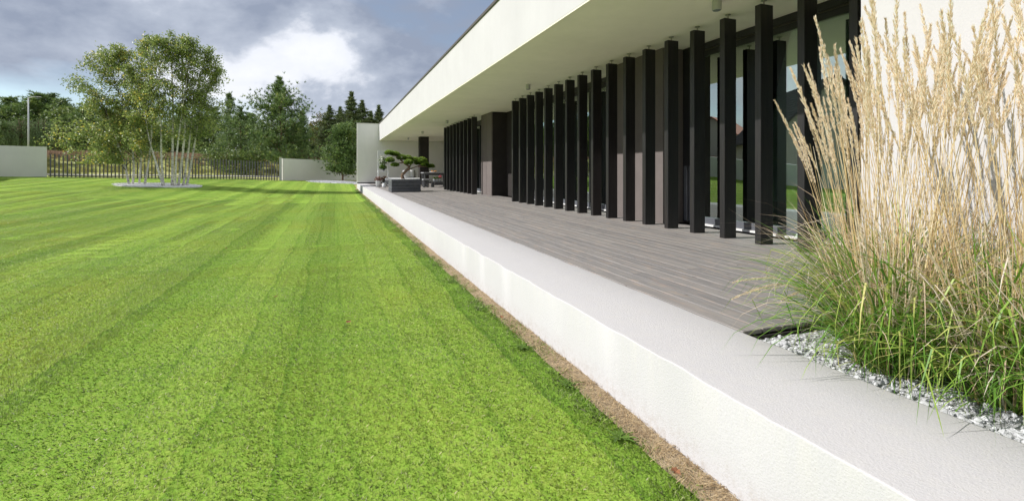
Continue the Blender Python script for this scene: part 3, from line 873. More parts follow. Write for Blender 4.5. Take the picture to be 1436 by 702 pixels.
def scatter(name, pts, idx, rot, scl, coll, base_mat):
    me = bpy.data.meshes.new(name)
    me.from_pydata(pts.tolist(), [], [])
    for nm, ty, arr in (('idx', 'INT', idx), ('scl', 'FLOAT', scl)):
        a = me.attributes.new(nm, ty, 'POINT'); a.data.foreach_set('value', arr)
    a = me.attributes.new('rot', 'FLOAT_VECTOR', 'POINT'); a.data.foreach_set('vector', np.asarray(rot, np.float32).ravel())
    me.materials.append(base_mat)
    o = link(name, me)
    ng = bpy.data.node_groups.new(name + '_scatter', 'GeometryNodeTree')
    ng.interface.new_socket('Geometry', in_out='INPUT', socket_type='NodeSocketGeometry')
    ng.interface.new_socket('Geometry', in_out='OUTPUT', socket_type='NodeSocketGeometry')
    nn, ll = ng.nodes, ng.links
    gi, go = nn.new('NodeGroupInput'), nn.new('NodeGroupOutput')
    ci = nn.new('GeometryNodeCollectionInfo')
    ci.inputs['Collection'].default_value = coll
    ci.inputs['Separate Children'].default_value = True
    ci.inputs['Reset Children'].default_value = True
    ip = nn.new('GeometryNodeInstanceOnPoints')
    ip.inputs['Pick Instance'].default_value = True
    def attr(nm, ty):
        a = nn.new('GeometryNodeInputNamedAttribute'); a.data_type = ty
        a.inputs[0].default_value = nm
        return a.outputs[0]
    er = nn.new('FunctionNodeEulerToRotation')
    ll.new(attr('rot', 'FLOAT_VECTOR'), er.inputs[0])
    ll.new(gi.outputs[0], ip.inputs['Points'])
    ll.new(ci.outputs[0], ip.inputs['Instance'])
    ll.new(attr('idx', 'INT'), ip.inputs['Instance Index'])
    ll.new(er.outputs[0], ip.inputs['Rotation'])
    ll.new(attr('scl', 'FLOAT'), ip.inputs['Scale'])
    ll.new(ip.outputs[0], go.inputs[0])
    md = o.modifiers.new('scatter', 'NODES'); md.node_group = ng
    return o

tiles = []
# tile size, blade height, blade width, (from this depth on, blades per tile)
LOD = [(0.30, 0.014, 0.029, 0.0029, ((0, 1750), (4.5, 1450), (6.5, 1050))),
       (0.50, 0.012, 0.026, 0.0055, ((0, 1750), (13, 1350))),
       (1.0, 0.010, 0.020, 0.011, ((0, 2500), (28, 1900)))]
tile_at = {}
for li, (sz, h0, h1, wd, dens) in enumerate(LOD):
    for di, (_d, nb) in enumerate(dens):
        for cl in range(3):                 # three ways the mower leaves the sward: nearly upright, leaning, laid over
            tile_at[(li, di, cl)] = len(tiles)
            for k in range(3):
                V, t = blades(nb, sz, h0, h1, wd, (0.35, 0.65, 0.95)[cl], 0.8)
                tiles.append(poly_mesh('turf', V, 5, M['blade'], t))
NT_ = len(tiles)
# a taller, ragged tile for the unmown edge
for k in range(4):
    V, t = blades(110, 0.22, 0.03, 0.065, 0.0040, 0.85, 1.6, 0.7)
    tiles.append(poly_mesh('turf', V, 5, M['blade'], t))
tcoll = hidden_collection('turf_tiles', tiles)
pts, idx, rot, scl = [], [], [], []
# mowing passes run with the house; each lies the other way
pass_edges = np.cumsum(np.concatenate([[-24], rng.uniform(0.46, 0.62, 80)]))
pass_cl = rng.choice([0, 1, 1, 2], 90)
def sway(y): return 0.10 * math.sin(y * 0.21) + 0.05 * math.sin(y * 0.53 + 1)
for li, (sz, *_r) in enumerate(LOD):
    for gx in np.arange(-22, LAWN_EDGE - sz * 0.35, sz):
        ph = rng.uniform(-0.22, 0.22) * sz
        for gy in np.arange(0.0, 44, sz):
            X_, Y_ = gx + sz / 2, gy + sz / 2
            d = X_ * FWD[0] + Y_ * FWD[1]
            lat = X_ * RGT[0] + Y_ * RGT[1]
            # cell of the coarsest grid decides the level, so levels tile without gaps
            CX, CY = math.floor((X_ + 22) / 3.0) * 3 - 20.5, math.floor(Y_ / 3.0) * 3 + 1.5
            cd = CX * FWD[0] + CY * FWD[1]
            lv = 0 if cd < 8.5 else (1 if cd < 20 else 2)
            if lv != li: continue
            if d < 0.6 or lat < -1.32 * d - 1.5 or lat > 0.5 * d + 1: continue
            if X_ < side_x(Y_) + 0.1 or fence_side(X_, Y_) > -0.05: continue
            if Y_ > 34.5 and X_ > 1.3: continue
            if X_ > LAWN_EDGE: continue
            ex, ey = X_ - BC[0], Y_ - BC[1]
            cr, sr = math.cos(-BR[2]), math.sin(-BR[2])
            if ((ex * cr - ey * sr) / (BR[0] + 0.1)) ** 2 + ((ex * sr + ey * cr) / (BR[1] + 0.1)) ** 2 < 1: continue
            if math.hypot(X_ - g2[0] - 0.6, Y_ - g2[1]) < 2.6: continue
            pe = int(np.searchsorted(pass_edges, X_ + sway(Y_) + rng.normal(0, 0.03)))
            up = 1 if pe % 2 else -1
            Y_ += ph
            pts.append((X_, Y_, gz(X_, Y_)))
            e_ = 0.2
            sx = (gz(X_ + e_, Y_) - gz(X_ - e_, Y_)) / (2 * e_); syy = (gz(X_, Y_ + e_) - gz(X_, Y_ - e_)) / (2 * e_)
            rot.append((math.atan(syy), -math.atan(sx), rng.normal(0, 0.05)) if up > 0 else (-math.atan(syy) * -1, -math.atan(sx), math.pi + rng.normal(0, 0.05)))
            di = sum(d + rng.normal(0, 0.5) >= q_[0] for q_ in LOD[li][4][1:])
            idx.append(tile_at[(li, di, int(pass_cl[pe]))] + int(rng.integers(3)))
            scl.append(rng.uniform(0.98, 1.02))
for y in np.arange(0.9, 34, 0.10):            # ragged fringe beside the soil
    for rep in range(2):
        X_ = LAWN_EDGE - 0.015 + 0.06 * math.sin(y * 2.3) + 0.035 * math.sin(y * 6.1 + 2) + rng.normal(0, 0.035)
        if rng.random() < 0.2: continue
        pts.append((X_, y, gz(X_, y) + 0.004)); rot.append((0, 0, rng.uniform(0, 6.28))); idx.append(NT_ + int(rng.integers(4))); scl.append(rng.uniform(0.4, 0.95))
tag(scatter('lawn_grass', np.array(pts), np.array(idx, np.int32), rot, np.array(scl, np.float32), tcoll, M['blade']),
    'mown bright green lawn grass with mowing stripes', 'grass', kind='stuff')
print('turf tiles', len(pts))

# meadow and bank beyond the fence
mt = []
for k in range(5):
    V, t = blades(90, 0.8, 0.25, 0.55, 0.022, 0.5, 2.5, 1.0)
    mt.append(poly_mesh('tuft', V, 5, M['meadowblade'], t))
for k in range(4):
    V, t = blades(90, 1.0, 0.35, 0.8, 0.03, 0.35, 2.5, 1.0)
    mt.append(poly_mesh('tuft', V, 5, M['dockblade'], t))
mcoll = hidden_collection('meadow_tufts', mt)
pts, idx, rot, scl = [], [], [], []
for i in range(5200):
    s_ = 6.8 + 28 * rng.random() ** 0.8
    u = -22 + 62 * rng.random()
    c = FB + fdir * u + fnor * s_
    if c[0] > 4 and c[1] < 52: continue
    if 5.0 < s_ < 6.6: continue
    brown = rng.random() < sstep((s_ - 13) / 9)
    pts.append((c[0], c[1], gz(*c) - 0.06)); rot.append((0, 0, rng.uniform(0, 6.28)))
    idx.append((5 + int(rng.integers(4))) if brown else int(rng.integers(5)))
    scl.append(rng.uniform(0.5, 1.0) * (0.30 if s_ < 6.6 else 0.42 if s_ < 10 else 0.85))
tag(scatter('meadow_grass', np.array(pts), np.array(idx, np.int32), rot, np.array(scl, np.float32), mcoll, M['meadowblade']),
    'tall yellow and rust brown meadow grass on the bank beyond the fence', 'grass', kind='stuff')
V, F = [], []
for i in range(60):
    c = FB + fdir * (-20 + i)
    for s_ in (5.0, 6.6):
        q = c + fnor * s_
        V.append((q[0], q[1], gz(*q) + 0.0))
for i in range(59): F.append((2 * i, 2 * i + 2, 2 * i + 3, 2 * i + 1))
tag(MB().add(V, F).obj('path', M['path'], smooth=True), kind='structure')

# ------------------------------------------------------------------ trees
def leaf_quads(P, size, g, up_bias=0.0, aspect=0.62):
    n = len(P)
    a = rand_dirs(n, g); a[:, 2] -= up_bias; a = unit(a)
    b = unit(np.cross(a, rand_dirs(n, g)))
    s = (size * g.uniform(0.65, 1.35, n))[:, None]
    return np.stack([P - a * s * 0.5, P + b * s * 0.5 * aspect, P + a * s * 0.5, P - b * s * 0.5 * aspect], 1).reshape(-1, 3)
def smooth_path(pts, n):
    pts = np.asarray(pts, float)
    t = np.linspace(0, len(pts) - 1, n)
    out = np.stack([np.interp(t, np.arange(len(pts)), pts[:, k]) for k in range(3)], 1)
    for _ in range(2): out[1:-1] = (out[:-2] + 2 * out[1:-1] + out[2:]) / 4
    return out
def limb(g, p, az, el, L, droop, n=7):
    pts = [np.array(p)]
    for i in range(n - 1):
        d = np.array([math.cos(az) * math.cos(el), math.sin(az) * math.cos(el), math.sin(el)])
        pts.append(pts[-1] + d * L / (n - 1))
        el -= droop / (n - 1); az += g.normal(0, 0.18)
    return np.array(pts)

birches = [
    # trunk in photograph pixels (px, py), depth, leaves, limb reach, low start, yellow, label
    ([(181.9, 256.7), (176, 236), (170, 216), (158, 180), (142, 140)], 27.0, 8200, 3.3, 0.20, 0.12, 'birch at the fence-wall side of the group, leaning out under low bushy foliage'),
    ([(186, 257), (188, 236), (185, 194), (168, 130), (150, 84)], 27.4, 6600, 2.5, 0.28, 0.14, 'birch standing upright close beside the leaning low bushy one'),
    ([(195.2, 257.6), (198, 218), (198.3, 177), (188, 110), (170, 72)], 28.0, 5000, 1.9, 0.38, 0.10, 'straight birch behind the two bushiest stems'),
    ([(202.6, 258.5), (210, 218), (212.8, 186), (212.4, 150), (212, 95), (210, 56)], 27.6, 4800, 1.5, 0.42, 0.16, 'birch sloping in towards the middle of the group, with yellowing leaves'),
    ([(230.4, 262), (217, 222), (210, 201), (201.7, 151), (188, 95)], 26.4, 4600, 1.5, 0.42, 0.20, 'long birch trunk slanting away from the forked pair'),
    ([(229.4, 258), (225.7, 214), (226.7, 177), (221, 150), (224, 96), (228, 62)], 26.7, 4600, 1.5, 0.46, 0.14, 'upright forked birch sharing its foot with the slanting trunk'),
    ([(241.5, 260), (242.4, 196), (242.8, 149), (241, 95), (238, 52)], 26.9, 4800, 1.4, 0.46, 0.06, 'perfectly upright birch in the centre of the gravel bed'),
    ([(245.5, 261), (247, 223), (252.6, 177), (262, 112), (266, 64)], 26.6, 3900, 1.4, 0.52, 0.03, 'slender birch beside the perfectly upright one'),
    ([(249.8, 260), (256.3, 218), (260, 177), (255.7, 144), (256, 84), (258, 58)], 27.2, 4200, 1.3, 0.52, 0.03, 'birch with a bowed trunk next to the slender one'),
    ([(256.3, 260), (263.7, 218), (269, 168), (280, 112), (288, 74)], 27.5, 4600, 1.5, 0.42, 0.02, 'birch tilting outwards over the open lawn, second from the edge'),
    ([(261.5, 258.5), (271, 214), (277, 175), (290, 130), (303, 98)], 27.9, 5000, 1.7, 0.33, 0.02, 'outermost birch tilting over the open lawn'),
]
for bi, (tp, d, nl, reach, lo, yel, lab) in enumerate(birches):
    g = np.random.default_rng(100 + bi)
    path = [at(px, py, d + 0.35 * math.sin(bi * 2.1) * k / len(tp)) for k, (px, py) in enumerate(tp)]
    base = path[0].copy(); base[2] = gz(base[0], base[1]) - 0.1
    path[0] = base
    T = smooth_path(path, 22)
    root = tag(empty('birch_tree', (base[0], base[1], base[2] + 0.1)), 'white-barked ' + lab, 'tree', 'birch trees on the gravel island')
    O = np.array([base[0], base[1], base[2] + 0.1])
    rad = np.linspace(0.058, 0.011, 22) * g.uniform(0.85, 1.15)
    rad[0] *= 1.35
    MB().tube(T - O, rad, 9).obj('trunk', M['birch'], root, smooth=True)
    lm = MB(); LP = []
    nl = int(nl * (1.35 if bi < 5 else 0.85))
    nl_b = 38
    for k in range(nl_b):
        u = lo + (0.99 - lo) * (k + g.random()) / nl_b
        p = T[0] * 0 + np.array([np.interp(u * 21, np.arange(22), T[:, a]) for a in range(3)])
        # limbs spread outwards from the group's centre more than inwards
        out = math.atan2(p[1] - BC[1], p[0] - BC[0])
        az = out + g.normal(0, 1.3)
        prof_ = (1 - 0.72 * (u - lo) / (1 - lo)) if bi not in (0,) else (1 - 0.5 * (u - lo) / (1 - lo))
        L = reach * prof_ * g.uniform(0.55, 1.1)
        topk = u > 0.72
        pl = limb(g, p, az, g.uniform(0.8, 1.35) if topk else g.uniform(0.35, 1.0), L * (1.5 if topk else 1.0), g.uniform(0.2, 0.8) if topk else g.uniform(0.5, 1.5))
        lm.tube(pl - O, np.linspace(0.02, 0.004, len(pl)) * (0.5 + 0.5 * prof_), 4, False)
        for tw in range(5):
            q = pl[g.integers(2, len(pl))]
            tl = limb(g, q, az + g.normal(0, 1.0), g.uniform(-0.5, 0.6), L * g.uniform(0.25, 0.55), g.uniform(0.6, 1.8), 5)
            lm.tube(tl - O, np.linspace(0.007, 0.003, 5), 3, False)
            LP.append(tl[1:])
        LP.append(pl[2:])
    S = np.concatenate(LP)
    w = g.integers(0, len(S), nl)
    P = S[w] + g.normal(0, 0.11, (nl, 3)) + np.array([0, 0, -0.08])
    keep = P[:, 2] > gz(BC[0], BC[1]) + 1.2
    P = P[keep]
    lm.obj('branches', M['twig'], root)
    clump = np.sin(P[:, 0] * 2.9 + bi) * np.sin(P[:, 1] * 2.3) * np.sin(P[:, 2] * 2.6)
    tint = np.clip(g.beta(2.2, 2.6, len(P)) * 0.82 + 0.10 * clump, 0, 0.9)
    ye = g.random(len(P)) < yel * (0.25 + 0.9 * (clump > 0.1))
    tint[ye] = g.uniform(0.86, 1.0, ye.sum())
    link('crown', poly_mesh('crown', leaf_quads(P - O, 0.10, g, 0.25), 4, M['birchleaf'], tint), root)

def tufts(P, D, g, nn, length, width, spread):
    """needle tufts: nn thin triangles fanning about direction D at each P"""
    n = len(P)
    P = np.repeat(P, nn, 0); D = np.repeat(D, nn, 0)
    d = unit(D + rand_dirs(n * nn, g) * spread)
    s = unit(np.cross(d, rand_dirs(n * nn, g)))
    L = (length * g.uniform(0.6, 1.2, n * nn))[:, None]
    return np.stack([P - s * width / 2, P + s * width / 2, P + d * L], 1).reshape(-1, 3)
def conifer(name, seed, h, rmax, prof, nbr, ntuft, mat, tl, tw, el0, droop, trunk_r, crown_from=0.05, lean=0.0, spread=0.9, nn=7, cl=0.25):
    """meshes (trunk, limbs, crown) about the origin"""
    g = np.random.default_rng(seed)
    tp = np.array([[lean * h * t * t + 0.06 * h * 0.1 * math.sin(t * 5 + seed), 0.05 * h * 0.1 * math.sin(t * 4), h * t] for t in np.linspace(0, 1, 12)])
    tp[0, 2] = -0.2
    mb = MB().tube(tp, np.linspace(trunk_r, 0.02, 12), 8)
    PS, DS = [], []
    for k in range(nbr):
        u = crown_from + (1 - crown_from) * ((k + g.random()) / nbr)
        p = np.array([np.interp(u * 11, np.arange(12), tp[:, a]) for a in range(3)])
        L = rmax * prof(u) * g.uniform(0.6, 1.12)
        az = k * 2.4 + g.normal(0, 0.4)
        pl = limb(g, p, az, el0(u) + g.normal(0, 0.15), L, droop, 8)
        mb.tube(pl, np.linspace(trunk_r * 0.28 * (1 - 0.6 * u), 0.008, 8), 4, False)
        m = max(2, int(ntuft / nbr * (0.14 + prof(u))))
        for j in range(m):
            t = g.uniform(0.18, 1.0) ** 0.75
            q = np.array([np.interp(t * 7, np.arange(8), pl[:, a]) for a in range(3)])
            off = g.normal(0, 1, 3) * np.array([1, 1, 0.55]) * L * cl * (0.35 + 0.65 * t) * 0.55
            PS.append(q + off); DS.append(unit(off + np.array([0, 0, 0.35 * L * cl + 0.08])))
    PS, DS = np.array(PS), np.array(DS)
    tint = np.repeat(np.clip(g.beta(2, 2.4, len(PS)) + 0.12 * np.sin(PS[:, 0] * 2.7) * np.sin(PS[:, 2] * 2.1 + 1), 0, 1), nn)
    V = tufts(PS, DS, g, nn, tl, tw, spread)
    return mb.mesh(name + '_trunk', M['pinebark'], True), poly_mesh(name + '_crown', V, 3, mat, tint)
def broad(name, seed, h, r, n, mat, ls, trunk_h=0.2, lobes=26, squash=0.8):
    g = np.random.default_rng(seed)
    mb = MB().tube([[0, 0, -0.2], [0.05, 0, h * 0.3], [0, 0.1, h * 0.75]], [0.03 * h, 0.022 * h, 0.006 * h], 7)
    P = []
    for k in range(lobes):
        d = rand_dirs(1, g)[0]
        c = np.array([0, 0, h * (trunk_h + 1) / 2]) + d * np.array([r, r, h * (1 - trunk_h) / 2]) * g.uniform(0.35, 0.85)
        mb.tube([[0, 0, h * g.uniform(0.25, 0.5)], (c + [0, 0, h * .4]) / 2, c], [0.01 * h, 0.006 * h, 0.002 * h], 4, False)
        m = n // lobes
        q = rand_dirs(m, g) * (g.random((m, 1)) ** 0.4)
        P.append(c + q * np.array([1, 1, squash]) * r * g.uniform(0.25, 0.45))
    P = np.concatenate(P)
    t = np.clip(g.beta(2, 2.2, len(P)) + 0.15 * np.sin(P[:, 0] * 1.7) * np.sin(P[:, 2] * 1.9), 0, 1)
    return mb.mesh(name + '_trunk', M['pinebark'], True), poly_mesh(name + '_crown', leaf_quads(P, ls, g), 4, mat, t)
def willow(seed, h, r, ns):
    g = np.random.default_rng(seed)
    mb = MB().tube([[0, 0, -0.2], [0.1, 0, h * 0.35], [0.0, 0.1, h * 0.7]], [0.35, 0.26, 0.1], 7)
    P = []
    for k in range(ns):
        th = g.uniform(0, 6.28); rr = r * math.sqrt(g.random())
        top = h * (1 - 0.45 * (rr / r) ** 2) * g.uniform(0.85, 1.0)
        L = top * g.uniform(0.35, 0.8)
        m = int(L / 0.16)
        z = top - np.arange(m) * 0.16
        x_ = rr * math.cos(th) * (1 + 0.12 * np.sin(np.arange(m) / m * 1.5)); y_ = rr * math.sin(th) * (1 + 0.12 * np.sin(np.arange(m) / m * 1.5))
        P.append(np.stack([x_, y_, z], 1) + g.normal(0, 0.07, (m, 3)))
        if k % 6 == 0: mb.tube([[0, 0.05, h * 0.55], [rr * math.cos(th) * .6, rr * math.sin(th) * .6, top * 0.95], [rr * math.cos(th), rr * math.sin(th), top]], [0.09, 0.05, 0.02], 4, False)
    P = np.concatenate(P)
    n = len(P)
    a = unit(np.array([0, 0, -1.0]) + rand_dirs(n, g) * 0.45); b = unit(np.cross(a, rand_dirs(n, g)))
    s = g.uniform(0.16, 0.30, n)[:, None]
    V = np.stack([P - a * s * .5, P + b * s * .22, P + a * s * .5, P - b * s * .22], 1).reshape(-1, 3)
    t = np.clip(g.beta(2, 2.2, n) + 0.15 * np.sin(P[:, 0] * 2.2) * np.sin(P[:, 1] * 2), 0, 1)
    return mb.mesh('willow_trunk', M['pinebark'], True), poly_mesh('willow_crown', V, 4, M['willow'], t)
def plant_tree(name, meshes, px, d, label, group, top_py=None, h=None, sink=0.0, rz=0.0, wide=1.0):
    p = at(px, 239, d)
    z = gz(p[0], p[1]) - sink
    s_ = 1.0
    if top_py is not None:
        s_ = ((EYE - (top_py - 239) / 678 * d) - z) / h
    o = tag(empty(name, (p[0], p[1], z), rz), label, 'tree', group)
    o.scale = (s_ * wide, s_ * wide, s_)
    link('trunk', meshes[0], o); link('crown', meshes[1], o)
    return o
pprof = lambda u: (1.0 - 0.18 * u) * (0.55 + 0.45 * math.sin(min(1, u * 2.2) * math.pi / 2)) if u < 0.60 else max(0.05, 0.889 * (1 - ((u - 0.60) / 0.40) ** 0.6))
big_pine = conifer('pine', 31, 10.0, 4.4, pprof, 78, 5600, M['pine'], 0.34, 0.055, lambda u: 0.25 + 0.75 * u, 0.15, 0.17, 0.12, 0.0, 0.75, 9, 0.30)
pine_b = conifer('pine', 32, 9.0, 4.2, lambda u: max(0.15, 1 - u ** 2.2), 60, 3600, M['pine'], 0.38, 0.065, lambda u: 0.2 + 0.6 * u, 0.1, 0.16, 0.03, 0.0, 0.8, 8, 0.34)
pine_c = conifer('pine', 33, 9.0, 3.6, lambda u: max(0.12, 1 - 0.85 * u ** 1.5), 60, 3000, M['pine'], 0.38, 0.075, lambda u: 0.3 + 0.6 * u, 0.2, 0.16, 0.1, 0.02, 0.8, 8, 0.36)
spruce_a = conifer('spruce', 34, 12.0, 4.4, lambda u: max(0.04, 1 - u), 130, 6000, M['spruce'], 0.45, 0.075, lambda u: 0.05 + 0.5 * u, 0.25, 0.16, 0.03, 0.0, 0.7, 7, 0.22)
spruce_b = conifer('spruce', 35, 12.0, 4.8, lambda u: max(0.04, 1 - u ** 1.2), 120, 5200, M['spruce'], 0.48, 0.085, lambda u: 0.0 + 0.5 * u, 0.25, 0.18, 0.03, 0.0, 0.7, 7, 0.24)
dark_shrub = conifer('pine', 36, 3.6, 1.7, lambda u: max(0.25, 1 - 0.6 * abs(u - 0.35) ** 1.1), 56, 4200, M['pine'], 0.22, 0.042, lambda u: 0.35 + 0.6 * u, 0.1, 0.07, 0.10, 0.0, 0.8, 8, 0.42)
oak_a = broad('broad', 41, 9.0, 3.6, 5200, M['oak'], 0.30, 0.08, 34)
oak_b = broad('broad', 42, 9.0, 4.2, 5600, M['oak'], 0.30, 0.05, 40)
yel = broad('broad', 43, 9.0, 2.2, 2600, M['yellowleaf'], 0.26, 0.08, 22)
will_a = willow(44, 7.0, 3.6, 520)
bush = broad('bush', 45, 2.6, 1.9, 1500, M['oak'], 0.16, 0.0, 20)
bushy = broad('bush', 46, 2.6, 1.9, 1500, M['yellowleaf'], 0.16, 0.0, 20)

plant_tree('pine_tree', big_pine, 393, 46, 'big spreading Scots pine with a ragged open top behind the picket fence', 'pines behind the fence', 108, 10.2, 0.2, 0.4, 1.02)
plant_tree('pine_tree', pine_b, 338, 49, 'bushy dark green pine filling the space between birches and the big pine', 'pines behind the fence', 152, 9.2, 0.2, 1.0, 0.95)
plant_tree('pine_tree', pine_c, 424, 50, 'shorter pine tucked behind the shoulder of the big ragged pine', 'pines behind the fence', 158, 9.2, 0.2, 2.0, 0.62)
plant_tree('pine_tree', pine_c, 322, 58, 'pine with a thin pale top poking above the bushy dark pine', 'pines behind the fence', 132, 9.2, 0.2, 3.0, 0.6)
plant_tree('pine_tree', dark_shrub, 481, 41.5, 'low dense dark pine growing from the gravel in front of the pale wall', None, 184, 3.75, 0.05, 0.0, 1.0)
plant_tree('broadleaf_tree', yel, 449, 66, 'yellowing tree between the big pine and the spruces', None, 155, 9.2, 0.2)
plant_tree('spruce_tree', spruce_b, 462, 62, 'narrow dark spruce directly beside the yellowing tree', 'spruces behind the house end', 148, 12.2, 0.3, 0, 1.25)
plant_tree('spruce_tree', spruce_a, 492, 60, 'tallest pointed spruce behind the end wall of the house', 'spruces behind the house end', 129, 12.2, 0.3, 1, 1.3)
plant_tree('spruce_tree', spruce_b, 477, 70, 'spruce half hidden behind the tallest pointed spruce', 'spruces behind the house end', 150, 12.2, 0.3, 2, 1.3)
plant_tree('spruce_tree', spruce_b, 508, 66, 'spruce showing above the end wall next to the tallest one', 'spruces behind the house end', 141, 12.2, 0.3, 2.4, 1.3)
plant_tree('spruce_tree', spruce_a, 532, 72, 'spruce showing above the end wall right where the roof edge starts', 'spruces behind the house end', 148, 12.2, 0.3, 4, 1.4)
plant_tree('spruce_tree', spruce_b, 520, 62, 'spruce close behind the end wall, its tip low over the wall top', 'spruces behind the house end', 156, 12.2, 0.3, 5, 1.4)
plant_tree('spruce_tree', spruce_b, 556, 74, 'spruce mostly hidden behind the roof edge', 'spruces behind the house end', 150, 12.2, 0.3, 4, 0.9)
# dark wood along the top of the bank
wood = [(-28, 82, 146, pine_b), (-6, 84, 140, oak_a), (16, 86, 137, pine_c), (33, 90, 136, oak_b), (52, 84, 131, pine_c), (71, 86, 133, pine_b), (88, 84, 139, pine_c),
        (104, 82, 142, oak_a), (122, 80, 148, pine_b), (142, 82, 146, oak_b), (164, 80, 150, pine_c), (186, 82, 152, oak_a), (208, 80, 156, pine_b), (232, 80, 154, oak_b), (256, 78, 158, pine_c), (280, 76, 156, oak_a), (300, 74, 152, pine_b),
        (376, 84, 168, oak_b), (352, 78, 160, pine_c), (412, 84, 170, pine_b), (436, 86, 168, oak_a), (458, 84, 166, pine_b), (478, 84, 165, oak_b), (500, 82, 160, pine_b)]
for i, (px, d, ty, ms) in enumerate(wood):
    nm = 'broadleaf_tree' if ms in (oak_a, oak_b) else 'pine_tree'
    side = 'behind the lamp post' if px < 120 else ('seen through the birch crowns' if px < 310 else 'behind the big ragged pine')
    kind_ = 'dark green leafy tree' if nm == 'broadleaf_tree' else 'dark pine'
    if px > 445: side = 'behind the spruces near the house end wall'
    lab = '%s in the distant wood on the bank, %s' % (kind_, side)
    if px > 445: lab = '%s of the distant wood behind the spruces near the end wall' % kind_
    lab = {-28: 'dark pine at the outer end of the distant wood, past the grey corner wall',
           -6: 'dark leafy tree in the distant wood, above the rounded conifer at the corner wall',
           16: 'dark pine in the distant wood rising over the willow beyond the lamp post',
           33: 'dark leafy tree in the distant wood right behind the lamp head',
           52: 'tall dark pine in the distant wood between the tops of the two willows',
           71: 'dark pine in the distant wood rising over the willow closest to the birches',
           88: 'dark pine in the distant wood rising above the short broad conifer',
           104: 'dark leafy tree where the distant wood meets the low birch foliage',
           376: 'dark leafy tree of the distant wood peeping beside the big ragged pine',
           352: 'dark pine of the distant wood rising behind the bushy dark pine',
           412: 'dark pine of the distant wood showing past the shoulder of the big ragged pine',
           436: 'dark leafy tree of the distant wood next to the yellowing tree'}.get(px, lab)
    plant_tree(nm, ms, px, d, lab, 'trees of the distant wood', ty, 9.3, 0.5, i * 1.7, 1.5)
plant_tree('willow_tree', will_a, 27, 70, 'pale weeping willow with hanging strands, beyond the lamp post, toward the corner wall', 'weeping willows on the bank', 164, 7.1, 0.2, 0, 0.95)
plant_tree('willow_tree', will_a, 60, 73, 'pale weeping willow with long hanging strands, between lamp post and birches', 'weeping willows on the bank', 163, 7.1, 0.2, 2, 0.85)
plant_tree('conifer_tree', spruce_b, 82, 66, 'short broad conifer with lighter tips between willow and birches', None, 172, 12.2, 0.2, 1, 1.5)
plant_tree('conifer_tree', pine_b, 4, 68, 'rounded dark conifer at the foot of the wood behind the grey corner wall', None, 170, 9.2, 0.2, 1, 0.9)
for px, d, ty, ms, lab in ((97, 47, 205, bushy, 'yellow green bush showing over the picket fence beside the grey wall'),
                           (118, 48, 210, bush, 'dark green bush behind the fence under the low birch foliage'),
                           (47, 58, 204, bush, 'small dark bush at the foot of the lamp post'),
                           (300, 47, 206, bush, 'dark bush behind the fence under the bushy pine'),
                           (318, 45.5, 198, bush, 'dark bush nestled against the bushy pine'),
                           (360, 46, 198, bush, 'dark bush between the bushy pine and the big ragged pine')):
    o = plant_tree('bush', ms, px, d, lab, None, ty, 2.75, 0.15, px, 1.05)
    o['category'] = 'bush'

# ------------------------------------------------------------------ lamp post
p = at(40, 239, 66)
zb = gz(p[0], p[1])
top = EYE + (239 - 137) / 678 * 66
t = tag(empty('street_lamp', (p[0], p[1], zb)), 'slim pale street lamp in front of the dark wood', 'street lamp')
hh = top - zb
MB().tube([[0, 0, -0.3], [0, 0, hh * 0.5], [0, 0, hh]], [0.11, 0.09, 0.06], 10).obj('pole', M['pole'], t, True)
MB().tube([[0, 0, hh - 0.05], [0.5, -0.05, hh + 0.12], [1.0, -0.1, hh + 0.16]], [0.05, 0.045, 0.04], 8).obj('arm', M['pole'], t, True)
MB().cbox(0.95, 1.4, -0.2, 0.0, hh + 0.10, hh + 0.18, 0.02).obj('lamp_head', M['pole'], t)

